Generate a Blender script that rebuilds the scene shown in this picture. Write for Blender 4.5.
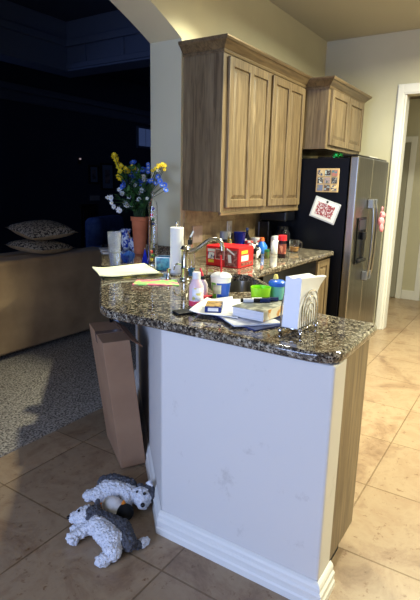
import bpy, bmesh, math, random
from mathutils import Vector, Matrix, noise
random.seed(7)
R = math.radians
C = bpy.context.scene.collection
for o in list(bpy.data.objects): bpy.data.objects.remove(o)

# ---------------------------------------------------------------- camera
cd = bpy.data.cameras.new('camera'); cam = bpy.data.objects.new('camera', cd); C.objects.link(cam)
F = Vector((0.81925024, 0.52802583, -0.22364653)); Rt = Vector((0.5456282, -0.83777033, 0.02075443)); U = Vector((0.17640555, 0.13903093, 0.97444932))
m = Matrix.Identity(4)
for i in range(3): m[i][0] = Rt[i]; m[i][1] = U[i]; m[i][2] = -F[i]
m[2][3] = 1.402
cam.matrix_world = m
cd.sensor_fit = 'VERTICAL'; cd.sensor_height = 36; cd.lens = 495.25 * 36 / 600; cd.clip_start = 0.02
bpy.context.scene.camera = cam

# ---------------------------------------------------------------- world, lights, exposure
sc = bpy.context.scene
sc.view_settings.view_transform = 'Standard'; sc.view_settings.look = 'None'; sc.view_settings.gamma = 1
sc.view_settings.exposure = 0.0
w = bpy.data.worlds.new('world'); sc.world = w; w.use_nodes = True
w.node_tree.nodes['Background'].inputs[0].default_value = (0.10, 0.16, 0.35, 1)
w.node_tree.nodes['Background'].inputs[1].default_value = 0.05
def area(name, loc, aim, size, power, col, shape='DISK', sy=None, spread=180):
    l = bpy.data.lights.new(name, 'AREA'); l.shape = shape; l.size = size
    if sy: l.size_y = sy
    l.energy = power; l.color = col; l.spread = R(spread)
    o = bpy.data.objects.new(name, l); C.objects.link(o); o.location = loc
    o.rotation_euler = (Vector(aim) - Vector(loc)).to_track_quat('-Z', 'Y').to_euler()
    return o
WARM = (1.0, 0.98, 0.72)
area('sink_downlight', (2.70, 1.52, 2.80), (2.70, 1.52, 0), 0.10, 21, WARM, spread=95)
area('kitchen_downlight', (3.7, 0.35, 2.80), (3.7, 0.35, 0), 0.4, 105, WARM, spread=165)
area('kitchen_downlight', (3.3, -1.1, 2.80), (3.3, -1.1, 0), 0.4, 155, WARM, spread=165)
area('breakfast_window_light', (-2.4, 1.1, 1.5), (2.2, 0.9, 1.0), 2.2, 170, (0.43, 0.58, 1.0), 'RECTANGLE', 1.8)
area('living_window_light', (3.0, 6.5, 2.4), (4.5, 4.2, 1.0), 1.2, 4.0, (0.25, 0.42, 1.0), 'RECTANGLE', 1.0)
area('hall_light', (5.9, 0.6, 2.3), (6.8, 1.3, 0.3), 0.3, 5, WARM)

# ---------------------------------------------------------------- materials
MATS = {}
def L(c):  # sRGB 0-255 -> linear
    r = []
    for v in c:
        v /= 255; r.append(v / 12.92 if v <= .04045 else ((v + .055) / 1.055) ** 2.4)
    return (*r, 1)
def mat(name, col, rough=0.5, metal=0.0, col2=None, scale=20, stretch=(1, 1, 1), bump=0, bscale=None, trans=0, ior=1.45, alpha=1, coat=0, detail=4, lo=.35, hi=.65, sheen=0):
    if name in MATS: return MATS[name]
    M = bpy.data.materials.new(name); M.use_nodes = True; nt = M.node_tree; b = nt.nodes['Principled BSDF']
    b.inputs['Base Color'].default_value = L(col); b.inputs['Roughness'].default_value = rough; b.inputs['Metallic'].default_value = metal
    b.inputs['IOR'].default_value = ior; b.inputs['Transmission Weight'].default_value = trans; b.inputs['Coat Weight'].default_value = coat
    b.inputs['Sheen Weight'].default_value = sheen
    if col2 is not None or bump:
        tc = nt.nodes.new('ShaderNodeTexCoord'); mp = nt.nodes.new('ShaderNodeMapping'); mp.inputs['Scale'].default_value = stretch
        nt.links.new(tc.outputs['Object'], mp.inputs['Vector'])
        n = nt.nodes.new('ShaderNodeTexNoise'); n.inputs['Scale'].default_value = scale; n.inputs['Detail'].default_value = detail
        nt.links.new(mp.outputs[0], n.inputs['Vector'])
        if col2 is not None:
            r = nt.nodes.new('ShaderNodeValToRGB'); r.color_ramp.elements[0].position = lo; r.color_ramp.elements[1].position = hi
            r.color_ramp.elements[0].color = L(col); r.color_ramp.elements[1].color = L(col2)
            nt.links.new(n.outputs['Fac'], r.inputs[0]); nt.links.new(r.outputs[0], b.inputs['Base Color'])
        if bump:
            n2 = n
            if bscale:
                n2 = nt.nodes.new('ShaderNodeTexNoise'); n2.inputs['Scale'].default_value = bscale; nt.links.new(mp.outputs[0], n2.inputs['Vector'])
            bp = nt.nodes.new('ShaderNodeBump'); bp.inputs['Strength'].default_value = bump; bp.inputs['Distance'].default_value = .01
            nt.links.new(n2.outputs['Fac'], bp.inputs['Height']); nt.links.new(bp.outputs[0], b.inputs['Normal'])
    MATS[name] = M
    return M
def nodes(name, rough=.5):
    M = bpy.data.materials.new(name); M.use_nodes = True; MATS[name] = M
    nt = M.node_tree; b = nt.nodes['Principled BSDF']; b.inputs['Roughness'].default_value = rough
    tc = nt.nodes.new('ShaderNodeTexCoord')
    return M, nt, b, tc
def ramp(nt, src, stops):
    r = nt.nodes.new('ShaderNodeValToRGB'); cr = r.color_ramp
    while len(cr.elements) < len(stops): cr.elements.new(.5)
    for e, (p, c) in zip(cr.elements, stops): e.position = p; e.color = L(c)
    nt.links.new(src, r.inputs[0]); return r
def mixc(nt, fac, a, b, mode='MIX'):
    x = nt.nodes.new('ShaderNodeMix'); x.data_type = 'RGBA'; x.blend_type = mode
    if isinstance(fac, (int, float)): x.inputs[0].default_value = fac
    else: nt.links.new(fac, x.inputs[0])
    for k, v in ((6, a), (7, b)):
        if isinstance(v, tuple): x.inputs[k].default_value = v
        else: nt.links.new(v, x.inputs[k])
    return x.outputs[2]
def noise_n(nt, vec, scale, detail=4, rough=.5, dist=0):
    n = nt.nodes.new('ShaderNodeTexNoise'); n.inputs['Scale'].default_value = scale; n.inputs['Detail'].default_value = detail
    n.inputs['Roughness'].default_value = rough; n.inputs['Distortion'].default_value = dist
    nt.links.new(vec, n.inputs['Vector']); return n.outputs['Fac']

# granite
M, nt, b, tc = nodes('granite', .07)
v = nt.nodes.new('ShaderNodeTexVoronoi'); v.inputs['Scale'].default_value = 150; nt.links.new(tc.outputs['Object'], v.inputs['Vector'])
sep = nt.nodes.new('ShaderNodeSeparateColor'); nt.links.new(v.outputs['Color'], sep.inputs[0])
n1 = noise_n(nt, tc.outputs['Object'], 40, 6, .65, .4)
a = nt.nodes.new('ShaderNodeMath'); a.operation = 'MULTIPLY_ADD'; nt.links.new(sep.outputs[0], a.inputs[0]); a.inputs[1].default_value = .42
nt.links.new(n1, a.inputs[2])
r = ramp(nt, a.outputs[0], [(.43, (24, 22, 24)), (.55, (58, 51, 45)), (.67, (92, 81, 69)), (.80, (126, 115, 98)), (.94, (172, 164, 148))])
v2 = nt.nodes.new('ShaderNodeTexVoronoi'); v2.inputs['Scale'].default_value = 210; nt.links.new(tc.outputs['Object'], v2.inputs['Vector'])
sep2 = nt.nodes.new('ShaderNodeSeparateColor'); nt.links.new(v2.outputs['Color'], sep2.inputs[0])
r2 = ramp(nt, sep2.outputs[1], [(.80, (0, 0, 0)), (.84, (255, 255, 255))])
c = mixc(nt, r2.outputs[0], r.outputs[0], L((20, 18, 24)))
nt.links.new(c, b.inputs['Base Color']); b.inputs['IOR'].default_value = 1.6
GRAN = M
# floor tile
M, nt, b, tc = nodes('travertine_tile', .32)
mp = nt.nodes.new('ShaderNodeMapping'); nt.links.new(tc.outputs['Object'], mp.inputs['Vector'])
mp.inputs['Location'].default_value = (-1.238, -0.037, 0)
bk = nt.nodes.new('ShaderNodeTexBrick'); nt.links.new(mp.outputs[0], bk.inputs['Vector'])
bk.offset = 0; bk.squash = 1; bk.inputs['Scale'].default_value = 1; bk.inputs['Brick Width'].default_value = .498; bk.inputs['Row Height'].default_value = .475
bk.inputs['Mortar Size'].default_value = .0042; bk.inputs['Mortar Smooth'].default_value = .2; bk.inputs['Bias'].default_value = 0
bk.inputs['Color1'].default_value = (.86, .86, .86, 1); bk.inputs['Color2'].default_value = (1, 1, 1, 1); bk.inputs['Mortar'].default_value = (.55, .5, .42, 1)
n1 = noise_n(nt, tc.outputs['Object'], 4.2, 9, .68, .5)
r = ramp(nt, n1, [(.30, (122, 96, 74)), (.42, (150, 124, 98)), (.52, (166, 143, 115)), (.62, (156, 130, 103)), (.74, (176, 155, 126))])
n2 = noise_n(nt, tc.outputs['Object'], 26, 6, .7, .0)
r2 = ramp(nt, n2, [(.58, (255, 255, 255)), (.70, (188, 158, 130))])
c = mixc(nt, 1.0, r.outputs[0], r2.outputs[0], 'MULTIPLY')
c = mixc(nt, 1.0, c, bk.outputs['Color'], 'MULTIPLY')
nt.links.new(c, b.inputs['Base Color'])
bp = nt.nodes.new('ShaderNodeBump'); bp.inputs['Strength'].default_value = .5; bp.inputs['Distance'].default_value = .003; bp.invert = True
nt.links.new(bk.outputs['Fac'], bp.inputs['Height']); nt.links.new(bp.outputs[0], b.inputs['Normal'])
TILE = M
# backsplash tile
M, nt, b, tc = nodes('backsplash_tile', .35)
mp = nt.nodes.new('ShaderNodeMapping'); mp.inputs['Rotation'].default_value = (R(90), 0, 0); nt.links.new(tc.outputs['Object'], mp.inputs['Vector'])
bk = nt.nodes.new('ShaderNodeTexBrick'); nt.links.new(mp.outputs[0], bk.inputs['Vector']); bk.offset = 0
bk.inputs['Scale'].default_value = 1; bk.inputs['Brick Width'].default_value = .105; bk.inputs['Row Height'].default_value = .105; bk.inputs['Mortar Size'].default_value = .0018
bk.inputs['Color1'].default_value = (.85, .85, .85, 1); bk.inputs['Color2'].default_value = (1, 1, 1, 1); bk.inputs['Mortar'].default_value = (.75, .7, .62, 1)
n1 = noise_n(nt, tc.outputs['Object'], 12, 6, .6)
r = ramp(nt, n1, [(.35, (140, 118, 90)), (.6, (184, 162, 126))])
nt.links.new(mixc(nt, 1.0, r.outputs[0], bk.outputs['Color'], 'MULTIPLY'), b.inputs['Base Color'])
SPLASH = M
def wood(name, dark, light, axis='z', sc_=1.0):
    M, nt, b, tc = nodes(name, .42)
    mp = nt.nodes.new('ShaderNodeMapping'); nt.links.new(tc.outputs['Object'], mp.inputs['Vector'])
    mp.inputs['Scale'].default_value = (1, 1, .07) if axis == 'z' else ((.07, 1, 1) if axis == 'x' else (1, .07, 1))
    n1 = noise_n(nt, mp.outputs[0], 46 * sc_, 6, .6, .9)
    n2 = noise_n(nt, mp.outputs[0], 9 * sc_, 3, .5, 1.5)
    r = ramp(nt, n1, [(.36, dark), (.62, light)])
    r2 = ramp(nt, n2, [(.35, (222, 216, 210)), (.65, (255, 255, 255))])
    nt.links.new(mixc(nt, 1.0, r.outputs[0], r2.outputs[0], 'MULTIPLY'), b.inputs['Base Color'])
    bp = nt.nodes.new('ShaderNodeBump'); bp.inputs['Strength'].default_value = .15; bp.inputs['Distance'].default_value = .002
    nt.links.new(n1, bp.inputs['Height']); nt.links.new(bp.outputs[0], b.inputs['Normal'])
    return M
WOOD = wood('pickled_oak', (98, 82, 60), (134, 116, 88))
WOODX = wood('pickled_oak_rail', (90, 74, 52), (122, 104, 76), 'x')
WALL = mat('cream_paint', (192, 186, 160), .75, col2=(196, 190, 164), scale=3)
PEN = nodes('half_wall_paint', .6)[0]
M, nt, b, tc = PEN, PEN.node_tree, PEN.node_tree.nodes['Principled BSDF'], [n for n in PEN.node_tree.nodes if n.type == 'TEX_COORD'][0]
n1 = noise_n(nt, tc.outputs['Object'], 7, 7, .7); r = ramp(nt, n1, [(.60, (212, 208, 203)), (.74, (186, 180, 174))])
nt.links.new(r.outputs[0], b.inputs['Base Color'])
CEIL = mat('ceiling_paint', (176, 170, 148), .85)
TRIM = mat('white_trim', (226, 224, 218), .35)
DARKW = mat('dimmed_room_paint', (52, 62, 88), .8, col2=(56, 66, 92), scale=2)  # living-room walls and ceiling: the unlit room's darkness is put into the colour
DARKT = mat('dimmed_room_trim', (92, 104, 132), .6)  # mouldings darkened and blued in colour to match the dim living room
CARPET = mat('speckled_carpet', (84, 77, 70), .95, col2=(196, 187, 174), scale=85, detail=3, bump=.9, lo=.36, hi=.62)
BLACK = mat('black_gloss', (10, 11, 16), .18)
BLACKM = mat('black_matte', (14, 14, 16), .6)
STEEL = mat('brushed_stainless', (150, 146, 138), .28, 1.0, col2=(168, 164, 156), scale=60, stretch=(1, 1, .02))
CHROME = mat('chrome', (225, 225, 228), .08, 1.0)
NICKEL = mat('satin_nickel', (190, 186, 176), .22, 1.0)
WHITE = mat('white_plastic', (235, 235, 235), .35)
PAPER = mat('white_paper', (238, 237, 234), .8)
GLASS = mat('clear_glass', (250, 252, 255), .02, trans=1.0, ior=1.45)
RIB = mat('ribbed_glass', (235, 240, 250), .15, trans=.88, ior=1.4)
WATER = mat('water', (235, 245, 255), .0, trans=1.0, ior=1.33)
def solid(name, col, rough=.4, **k): return mat(name, col, rough, **k)
def clear(name, col, rough=.05): return mat(name, col, rough, trans=1.0, ior=1.4)

# ---------------------------------------------------------------- mesh helpers
def new(): return bmesh.new()
def bx(bm, x0, x1, y0, y1, z0, z1, mi=0):
    vs = [bm.verts.new((x, y, z)) for x in (x0, x1) for y in (y0, y1) for z in (z0, z1)]
    for f in ((0, 1, 3, 2), (4, 6, 7, 5), (0, 4, 5, 1), (2, 3, 7, 6), (0, 2, 6, 4), (1, 5, 7, 3)):
        fc = bm.faces.new([vs[i] for i in f]); fc.material_index = mi
    return vs
def box(x0, x1, y0, y1, z0, z1): bm = new(); bx(bm, x0, x1, y0, y1, z0, z1); return bm
def lathe(prof, seg=28, bm=None, c=(0, 0, 0), cap=True, sx=1, sy=1):
    bm = bm or new(); rings = []
    for r_, z_ in prof:
        rings.append([bm.verts.new((c[0] + sx * r_ * math.cos(2 * math.pi * k / seg), c[1] + sy * r_ * math.sin(2 * math.pi * k / seg), c[2] + z_)) for k in range(seg)])
    for a, b_ in zip(rings, rings[1:]):
        for k in range(seg): bm.faces.new((a[k], a[(k + 1) % seg], b_[(k + 1) % seg], b_[k]))
    if cap:
        bm.faces.new(rings[0][::-1]); bm.faces.new(rings[-1])
    return bm
def tube(pts, r_, seg=10, bm=None, cap=True):
    bm = bm or new(); pts = [Vector(p) for p in pts]; rings = []
    rs = r_ if isinstance(r_, (list, tuple)) else [r_] * len(pts)
    t0 = (pts[1] - pts[0]).normalized(); up = Vector((0, 0, 1)) if abs(t0.z) < .9 else Vector((1, 0, 0)); nrm = t0.cross(up).normalized()
    for i, p in enumerate(pts):
        t = (pts[min(i + 1, len(pts) - 1)] - pts[max(i - 1, 0)]).normalized()
        nrm = (nrm - t * nrm.dot(t)).normalized(); bn = t.cross(nrm)
        rings.append([bm.verts.new(p + rs[i] * (nrm * math.cos(2 * math.pi * k / seg) + bn * math.sin(2 * math.pi * k / seg))) for k in range(seg)])
    for a, b_ in zip(rings, rings[1:]):
        for k in range(seg): bm.faces.new((a[k], a[(k + 1) % seg], b_[(k + 1) % seg], b_[k]))
    if cap: bm.faces.new(rings[0][::-1]); bm.faces.new(rings[-1])
    return bm
def smoothpts(pts, n=8):
    P = [Vector(p) for p in pts]; P = [2 * P[0] - P[1]] + P + [2 * P[-1] - P[-2]]; out = []
    for i in range(1, len(P) - 2):
        for k in range(n):
            t = k / n; a, b_, c_, d = P[i - 1], P[i], P[i + 1], P[i + 2]
            out.append(.5 * ((2 * b_) + (c_ - a) * t + (2 * a - 5 * b_ + 4 * c_ - d) * t * t + (3 * b_ - a - 3 * c_ + d) * t ** 3))
    out.append(P[-2]); return out
def prism(poly, z0, z1, bm=None):
    bm = bm or new()
    a = [bm.verts.new((x, y, z0)) for x, y in poly]; b_ = [bm.verts.new((x, y, z1)) for x, y in poly]
    bm.faces.new(a[::-1]); bm.faces.new(b_); n = len(poly)
    for k in range(n): bm.faces.new((a[k], a[(k + 1) % n], b_[(k + 1) % n], b_[k]))
    return bm
def sphere(c, r_, bm=None, seg=14, s=(1, 1, 1)):
    bm = bm or new()
    bmesh.ops.create_uvsphere(bm, u_segments=seg, v_segments=max(6, seg // 2 + 2), radius=r_, matrix=Matrix.Translation(c) @ Matrix.Diagonal((*s, 1)))
    return bm
def obj(name, bm, m, parent=None, smooth=False, bevel=0, seg=2, loc=None, rot=None):
    bmesh.ops.recalc_face_normals(bm, faces=bm.faces)
    me = bpy.data.meshes.new(name); bm.to_mesh(me); bm.free()
    for x in (m if isinstance(m, (list, tuple)) else [m]): me.materials.append(x)
    if smooth:
        for p in me.polygons: p.use_smooth = True
    o = bpy.data.objects.new(name, me); C.objects.link(o)
    if parent: o.parent = parent
    if loc: o.location = loc
    if rot: o.rotation_euler = rot
    if bevel:
        md = o.modifiers.new('bevel', 'BEVEL'); md.width = bevel; md.segments = seg; md.limit_method = 'ANGLE'; md.angle_limit = R(35)
        if seg > 2 or smooth:
            for p in me.polygons: p.use_smooth = True
            md.harden_normals = True
    if smooth and not bevel:
        e = me.attributes.new('sharp_edge', 'BOOLEAN', 'EDGE')
        b2 = bmesh.new(); b2.from_mesh(me)
        for i, ed in enumerate(b2.edges): e.data[i].value = len(ed.link_faces) == 2 and ed.calc_face_angle(0) > R(40)
        b2.free()
    return o
def tag(o, label=None, cat=None, group=None, kind=None):
    if label: o['label'] = label
    if cat: o['category'] = cat
    if group: o['group'] = group
    if kind: o['kind'] = kind
    return o
def thing(name, label, cat, loc=(0, 0, 0), rz=0, group=None):
    o = bpy.data.objects.new(name, None); C.objects.link(o); o.empty_display_size = .05
    o.location = loc; o.rotation_euler = (0, 0, rz); return tag(o, label, cat, group)
def struct(name, bm, m, parent=None, **k):
    o = obj(name, bm, m, parent, **k)
    if not parent: o['kind'] = 'structure'
    return o
def copy_tree(o, parent=None):
    c = o.copy(); C.objects.link(c); c.parent = parent
    for ch in list(o.children): copy_tree(ch, c)
    return c
def boolean(o, cutter_bm):
    me = bpy.data.meshes.new('cut'); bmesh.ops.recalc_face_normals(cutter_bm, faces=cutter_bm.faces); cutter_bm.to_mesh(me); cutter_bm.free()
    c = bpy.data.objects.new('cut', me); C.objects.link(c)
    md = o.modifiers.new('b', 'BOOLEAN'); md.object = c; md.solver = 'EXACT'
    dg = bpy.context.evaluated_depsgraph_get(); nm = bpy.data.meshes.new_from_object(o.evaluated_get(dg))
    o.modifiers.clear(); o.data = nm; bpy.data.objects.remove(c)
def rnd_poly(pts, rad, n=6):
    out = []
    for i, p in enumerate(pts):
        r_ = rad.get(i, 0)
        if not r_: out.append(p); continue
        p = Vector(p); a = (Vector(pts[i - 1]) - p).normalized(); b_ = (Vector(pts[(i + 1) % len(pts)]) - p).normalized()
        for k in range(n + 1):
            t = k / n; q0 = p + a * r_; q1 = p + b_ * r_
            q = (1 - t) ** 2 * q0 + 2 * t * (1 - t) * p + t * t * q1; out.append((q.x, q.y))
    return out

# ---------------------------------------------------------------- setting
YW, YB = 1.973, 2.222      # kitchen face and living face of the arch wall
XJ = 2.677                 # arch jamb
XF = 5.10; ZC = 2.82
struct('floor', box(-3, 9.5, -3.5, 8, -.05, 0), TILE)
cp = box(-3, 9.5, 2.165, 7, .001, .014); struct('floor_carpet', cp, CARPET)
struct('ceiling', box(-3, XF + .12, -3.5, YB, ZC, ZC + .1), CEIL)
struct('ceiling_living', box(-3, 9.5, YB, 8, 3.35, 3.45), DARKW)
# arch wall : solid right part + segmental arch header
xl = -0.35; cx = (xl + XJ) / 2; half = (XJ - xl) / 2; zs_ = 2.285; rise = .335
Rr = (half ** 2 + rise ** 2) / (2 * rise); zc_ = zs_ + rise - Rr
arc = []
a0 = math.asin(half / Rr)
for k in range(33):
    a = -a0 + 2 * a0 * k / 32; arc.append((cx + Rr * math.sin(a), zc_ + Rr * math.cos(a)))
poly = [(-3, 0), (xl, 0)] + arc + [(XJ, 0), (XF, 0), (XF, 3.35), (-3, 3.35)]
bm = new(); fv = [bm.verts.new((x, YW, z)) for x, z in poly]; bv = [bm.verts.new((x, YB, z)) for x, z in poly]
bm.faces.new(fv); bm.faces.new(bv[::-1]).material_index = 1
for k in range(len(poly)): bm.faces.new((fv[k], bv[k], bv[(k + 1) % len(poly)], fv[(k + 1) % len(poly)]))
struct('wall_arch', bm, [WALL, DARKW])
struct('backsplash', box(XJ + .035, 3.93, YW - .012, YW - .001, .915, 1.245), SPLASH)
# end wall with doorway
bm = new(); dy0, dy1, dz = .25, 1.175, 2.27
bx(bm, XF, XF + .12, dy1, YW, 0, ZC); bx(bm, XF, XF + .12, -3.5, dy0, 0, ZC); bx(bm, XF, XF + .12, dy0, dy1, dz, ZC)
struct('wall_end', bm, WALL)
bm = new()
for (w0, t) in ((0, .018), (.012, .026)):
    k = w0
    bx(bm, XF - t, XF - .0005, dy1 + k, dy1 + .068 - k * .6, 0, dz + .092 - k * .6); bx(bm, XF - t, XF - .0005, dy0 - .092 + k * .6, dy0 - k, 0, dz + .092 - k * .6)
    bx(bm, XF - t, XF - .0005, dy0 - k, dy1 + k, dz + k, dz + .092 - k * .6)
bx(bm, XF - .002, XF + .122, dy1 - .018, dy1 - .0005, 0, dz); bx(bm, XF - .002, XF + .122, dy0 + .0005, dy0 + .018, 0, dz)
struct('door_1', bm, TRIM, bevel=.003)
struct('baseboard_end', box(XF - .014, XF - .0005, dy1 + .095, YW - .001, .001, .12), TRIM)
# hallway beyond
HX = 6.8
struct('wall_hall', box(HX, HX + .1, -1.5, 1.972, 0, 2.9), WALL)
struct('wall_hall_left', box(XF + .12, HX, 1.975, 2.07, 0, 2.9), WALL)
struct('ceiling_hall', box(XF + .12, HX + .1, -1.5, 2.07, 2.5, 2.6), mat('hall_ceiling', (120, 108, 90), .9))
# linen-cupboard door in hallway with casing
bm = new(); bx(bm, HX - .02, HX - .001, 1.36, 1.43, 0, 2.06); bx(bm, HX - .02, HX - .001, 1.43, 1.972, 1.99, 2.06)
struct('door_2', bm, TRIM, bevel=.003)
d = thing('hall_door', 'grey-white hallway door seen past the kitchen doorway, in its white casing', 'door', (HX - .012, 1.69, 0))
bm = new(); bx(bm, -.012, .008, -.255, .275, .01, 1.985)
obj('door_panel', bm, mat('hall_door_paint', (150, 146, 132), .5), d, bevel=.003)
obj('door_knob', lathe([(.004, 0), (.012, .004), (.012, .03), (.026, .04), (.028, .052), (.018, .062), (.002, .064)], 16), mat('brass', (170, 140, 80), .25, 1.0), d, True, loc=(-.012, -.17, .98), rot=(0, R(-90), 0))
struct('baseboard_hall', box(HX - .016, HX - .001, 1.20, 1.358, .001, .12), TRIM, bevel=.004)
bm = new(); bx(bm, HX - .02, HX - .001, 1.13, 1.20, 0, 2.06); bx(bm, HX - .02, HX - .001, .2, 1.13, 1.99, 2.06)
struct('door_3', bm, TRIM, bevel=.003)
struct('wall_hall_recess', box(HX - .012, HX - .001, .25, 1.129, .001, 1.989), WALL)
# unseen room shell (bounces the light)
struct('wall_back', box(-3.1, -3, -3.5, 8, 0, 3.45), WALL)
struct('wall_right', box(-3, 9.5, -3.6, -3.5, 0, 3.45), WALL)
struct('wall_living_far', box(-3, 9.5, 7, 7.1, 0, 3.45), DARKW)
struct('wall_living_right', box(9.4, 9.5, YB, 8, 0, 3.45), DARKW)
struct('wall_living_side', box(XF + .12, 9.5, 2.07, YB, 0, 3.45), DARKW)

# half wall of the peninsula
t = .12; xp, ye, yc = 1.41, .449, 1.125
o1 = t * math.tan(R(22.5))
e = 1.15
foot = [(xp, ye), (xp, yc), (xp + e, yc + e), (xp + e + .085, yc + e - .085), (xp + t, yc - o1), (xp + t, ye)]
struct('half_wall', prism(foot, 0, .874), PEN, bevel=.008)
# baseboard: three stepped bands swept along the outside
def offs(k):
    return [(xp + t + .001, ye - k), (xp - k, ye - k), (xp - k, yc + k * math.tan(R(22.5)) * 1), (xp + e - k * .707, yc + e + k * .707)]
def sweep(prof, off, bm=None, closed=False):
    bm = bm or new(); rows = [[bm.verts.new((x, y, z)) for x, y in off(k)] for k, z in prof]
    for a, b_ in zip(rows, rows[1:]):
        for i in range(len(a) - 1): bm.faces.new((a[i], a[i + 1], b_[i + 1], b_[i]))
    bm.faces.new([r_[0] for r_ in rows]); bm.faces.new([r_[-1] for r_ in rows][::-1])
    return bm
prof = [(.0005, 0), (.024, 0), (.024, .026), (.019, .032), (.019, .048), (.021, .052), (.021, .060), (.014, .068), (.014, .082), (.010, .092), (.004, .098), (.0005, .1)]
struct('baseboard_half_wall', sweep(prof, offs), TRIM)

# crown in the ceiling corner is absent in kitchen; living-room mouldings
bm = new(); bx(bm, -3, 9.4, 6.86, 6.999, 2.76, 2.86); bx(bm, -3, 9.4, 6.93, 6.999, 2.62, 2.76)
struct('trim_1', bm, DARKT, bevel=.02)
bm = new(); bx(bm, 4.65, 4.95, 2.9, 5.5, 2.78, 3.349); bx(bm, 4.60, 4.649, 2.9, 5.5, 3.05, 3.13); bx(bm, 4.62, 4.649, 2.9, 5.5, 2.80, 2.86)
for k in range(4): bx(bm, 4.63, 4.649, 3.0 + k * .62, 3.04 + k * .62, 2.86, 3.05)
struct('trim_2', bm, DARKT, bevel=.006)
bm = new(); bx(bm, 0, 4.649, 5.2, 5.5, 2.78, 3.349); bx(bm, 0, 4.6, 5.15, 5.199, 3.05, 3.13)
struct('trim_3', bm, DARKT, bevel=.006)
DG = mat('dusk_glass', (60, 70, 100), .2); DG.node_tree.nodes['Principled BSDF'].inputs['Emission Color'].default_value = (.25, .4, 1, 1); DG.node_tree.nodes['Principled BSDF'].inputs['Emission Strength'].default_value = .09
# living room window (high, small)
bm = new(); bx(bm, 7.98, 8.46, 6.96, 6.999, 2.14, 2.56)
wn = struct('window_1', bm, DARKT)
for k in range(2): obj('pane', box(8.01 + k * .22, 8.21 + k * .22, 6.952, 6.959, 2.18, 2.52), DG, wn)

# ---------------------------------------------------------------- counter
poly = [(1.385, .436), (1.863, .436), (1.863, .686), (2.50, 1.323), (3.894, 1.323), (3.894, YW - .002), (XJ - .002, YW - .002), (XJ - .002, YB + .002), (3.35, YB + .002), (3.35, 2.65), (2.98, 3.02), (1.385, 1.425)]
rp = rnd_poly(poly, {0: .10, 1: .05, 3: .05, 2: .08, 4: .02, 10: .06, 9: .03, 11: .09})
ct = obj('granite_countertop', prism(rp, .876, .914), GRAN, bevel=.014, seg=4)
SC, SU, SV = Vector((2.205, 1.285)), Vector((.7071, .7071)), Vector((.7071, -.7071))
def su(u, v): p = SC + SU * u + SV * v; return (p.x, p.y)
hole = rnd_poly([su(-.24, .15), su(.24, .15), su(.24, -.15), su(-.24, -.15)], {0: .07, 1: .07, 2: .07, 3: .07})
boolean(ct, prism(hole, .8, 1.0))
tag(ct, 'brown and black speckled granite worktop wrapping the corner from the jutting peninsula to the fridge', 'countertop')
gs = obj('granite_splash', box(XJ - .028, XJ - .003, YW + .01, YB + .03, .9145, 1.0), GRAN, bevel=.004)
tag(gs, 'short dark granite upstand at the foot of the pale arch jamb', 'upstand')
# sink bowl
sk = thing('sink', 'stainless steel bowl sink set under the granite, behind the straw cup', 'sink', (SC.x, SC.y, 0), R(45))
def ringpts(u, v, r_): return rnd_poly([(-u, -v), (u, -v), (u, v), (-u, v)], {0: r_, 1: r_, 2: r_, 3: r_})
bm = new(); lv = [(.262, .172, .08, .8755), (.243, .153, .07, .8755), (.238, .148, .07, .80), (.232, .142, .07, .70), (.19, .10, .06, .685), (.04, .03, .01, .682)]
rows = [[bm.verts.new((x, y, z)) for x, y in ringpts(u, v, r_)] for u, v, r_, z in lv]
for a, b_ in zip(rows, rows[1:]):
    for i in range(len(a)): bm.faces.new((a[i], a[(i + 1) % len(a)], b_[(i + 1) % len(a)], b_[i]))
bm.faces.new(rows[-1])
obj('bowl', bm, STEEL, sk, True)
obj('drain', lathe([(.03, .684), (.034, .686), (.034, .688), (.01, .686)], 18), CHROME, sk, True)

# ---------------------------------------------------------------- cabinets
def panel_door(x0, x1, z0, z1, y, n=1, th=.019, stile=.052, parent=None, m=WOOD, name='door'):
    bm = new(); yf = y - th
    edges = [x0]; iw = (x1 - x0 - stile * (n + 1)) / n
    for k in range(n + 1):
        a = x0 + k * (iw + stile); bx(bm, a, a + stile, yf, y, z0, z1)
    for k in range(n):
        a = x0 + stile + k * (iw + stile)
        bx(bm, a, a + iw, yf, y, z0, z0 + stile); bx(bm, a, a + iw, yf, y, z1 - stile, z1)
    o = obj(name, bm, m, parent, bevel=.0035)
    for k in range(n):
        a = x0 + stile + k * (iw + stile); b_ = a + iw; c0, c1 = z0 + stile, z1 - stile
        bm = new(); q = .028
        lo = [bm.verts.new(p) for p in ((a, yf + .012, c0), (b_, yf + .012, c0), (b_, yf + .012, c1), (a, yf + .012, c1))]
        m1 = [bm.verts.new(p) for p in ((a + .006, yf + .012, c0 + .006), (b_ - .006, yf + .012, c0 + .006), (b_ - .006, yf + .012, c1 - .006), (a + .006, yf + .012, c1 - .006))]
        hi = [bm.verts.new(p) for p in ((a + q, yf + .003, c0 + q), (b_ - q, yf + .003, c0 + q), (b_ - q, yf + .003, c1 - q), (a + q, yf + .003, c1 - q))]
        for s1, s2 in ((lo, m1), (m1, hi)):
            for i in range(4): bm.faces.new((s1[i], s1[(i + 1) % 4], s2[(i + 1) % 4], s2[i]))
        bm.faces.new(hi); obj('raised_panel', bm, m, o)
    return o
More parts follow.
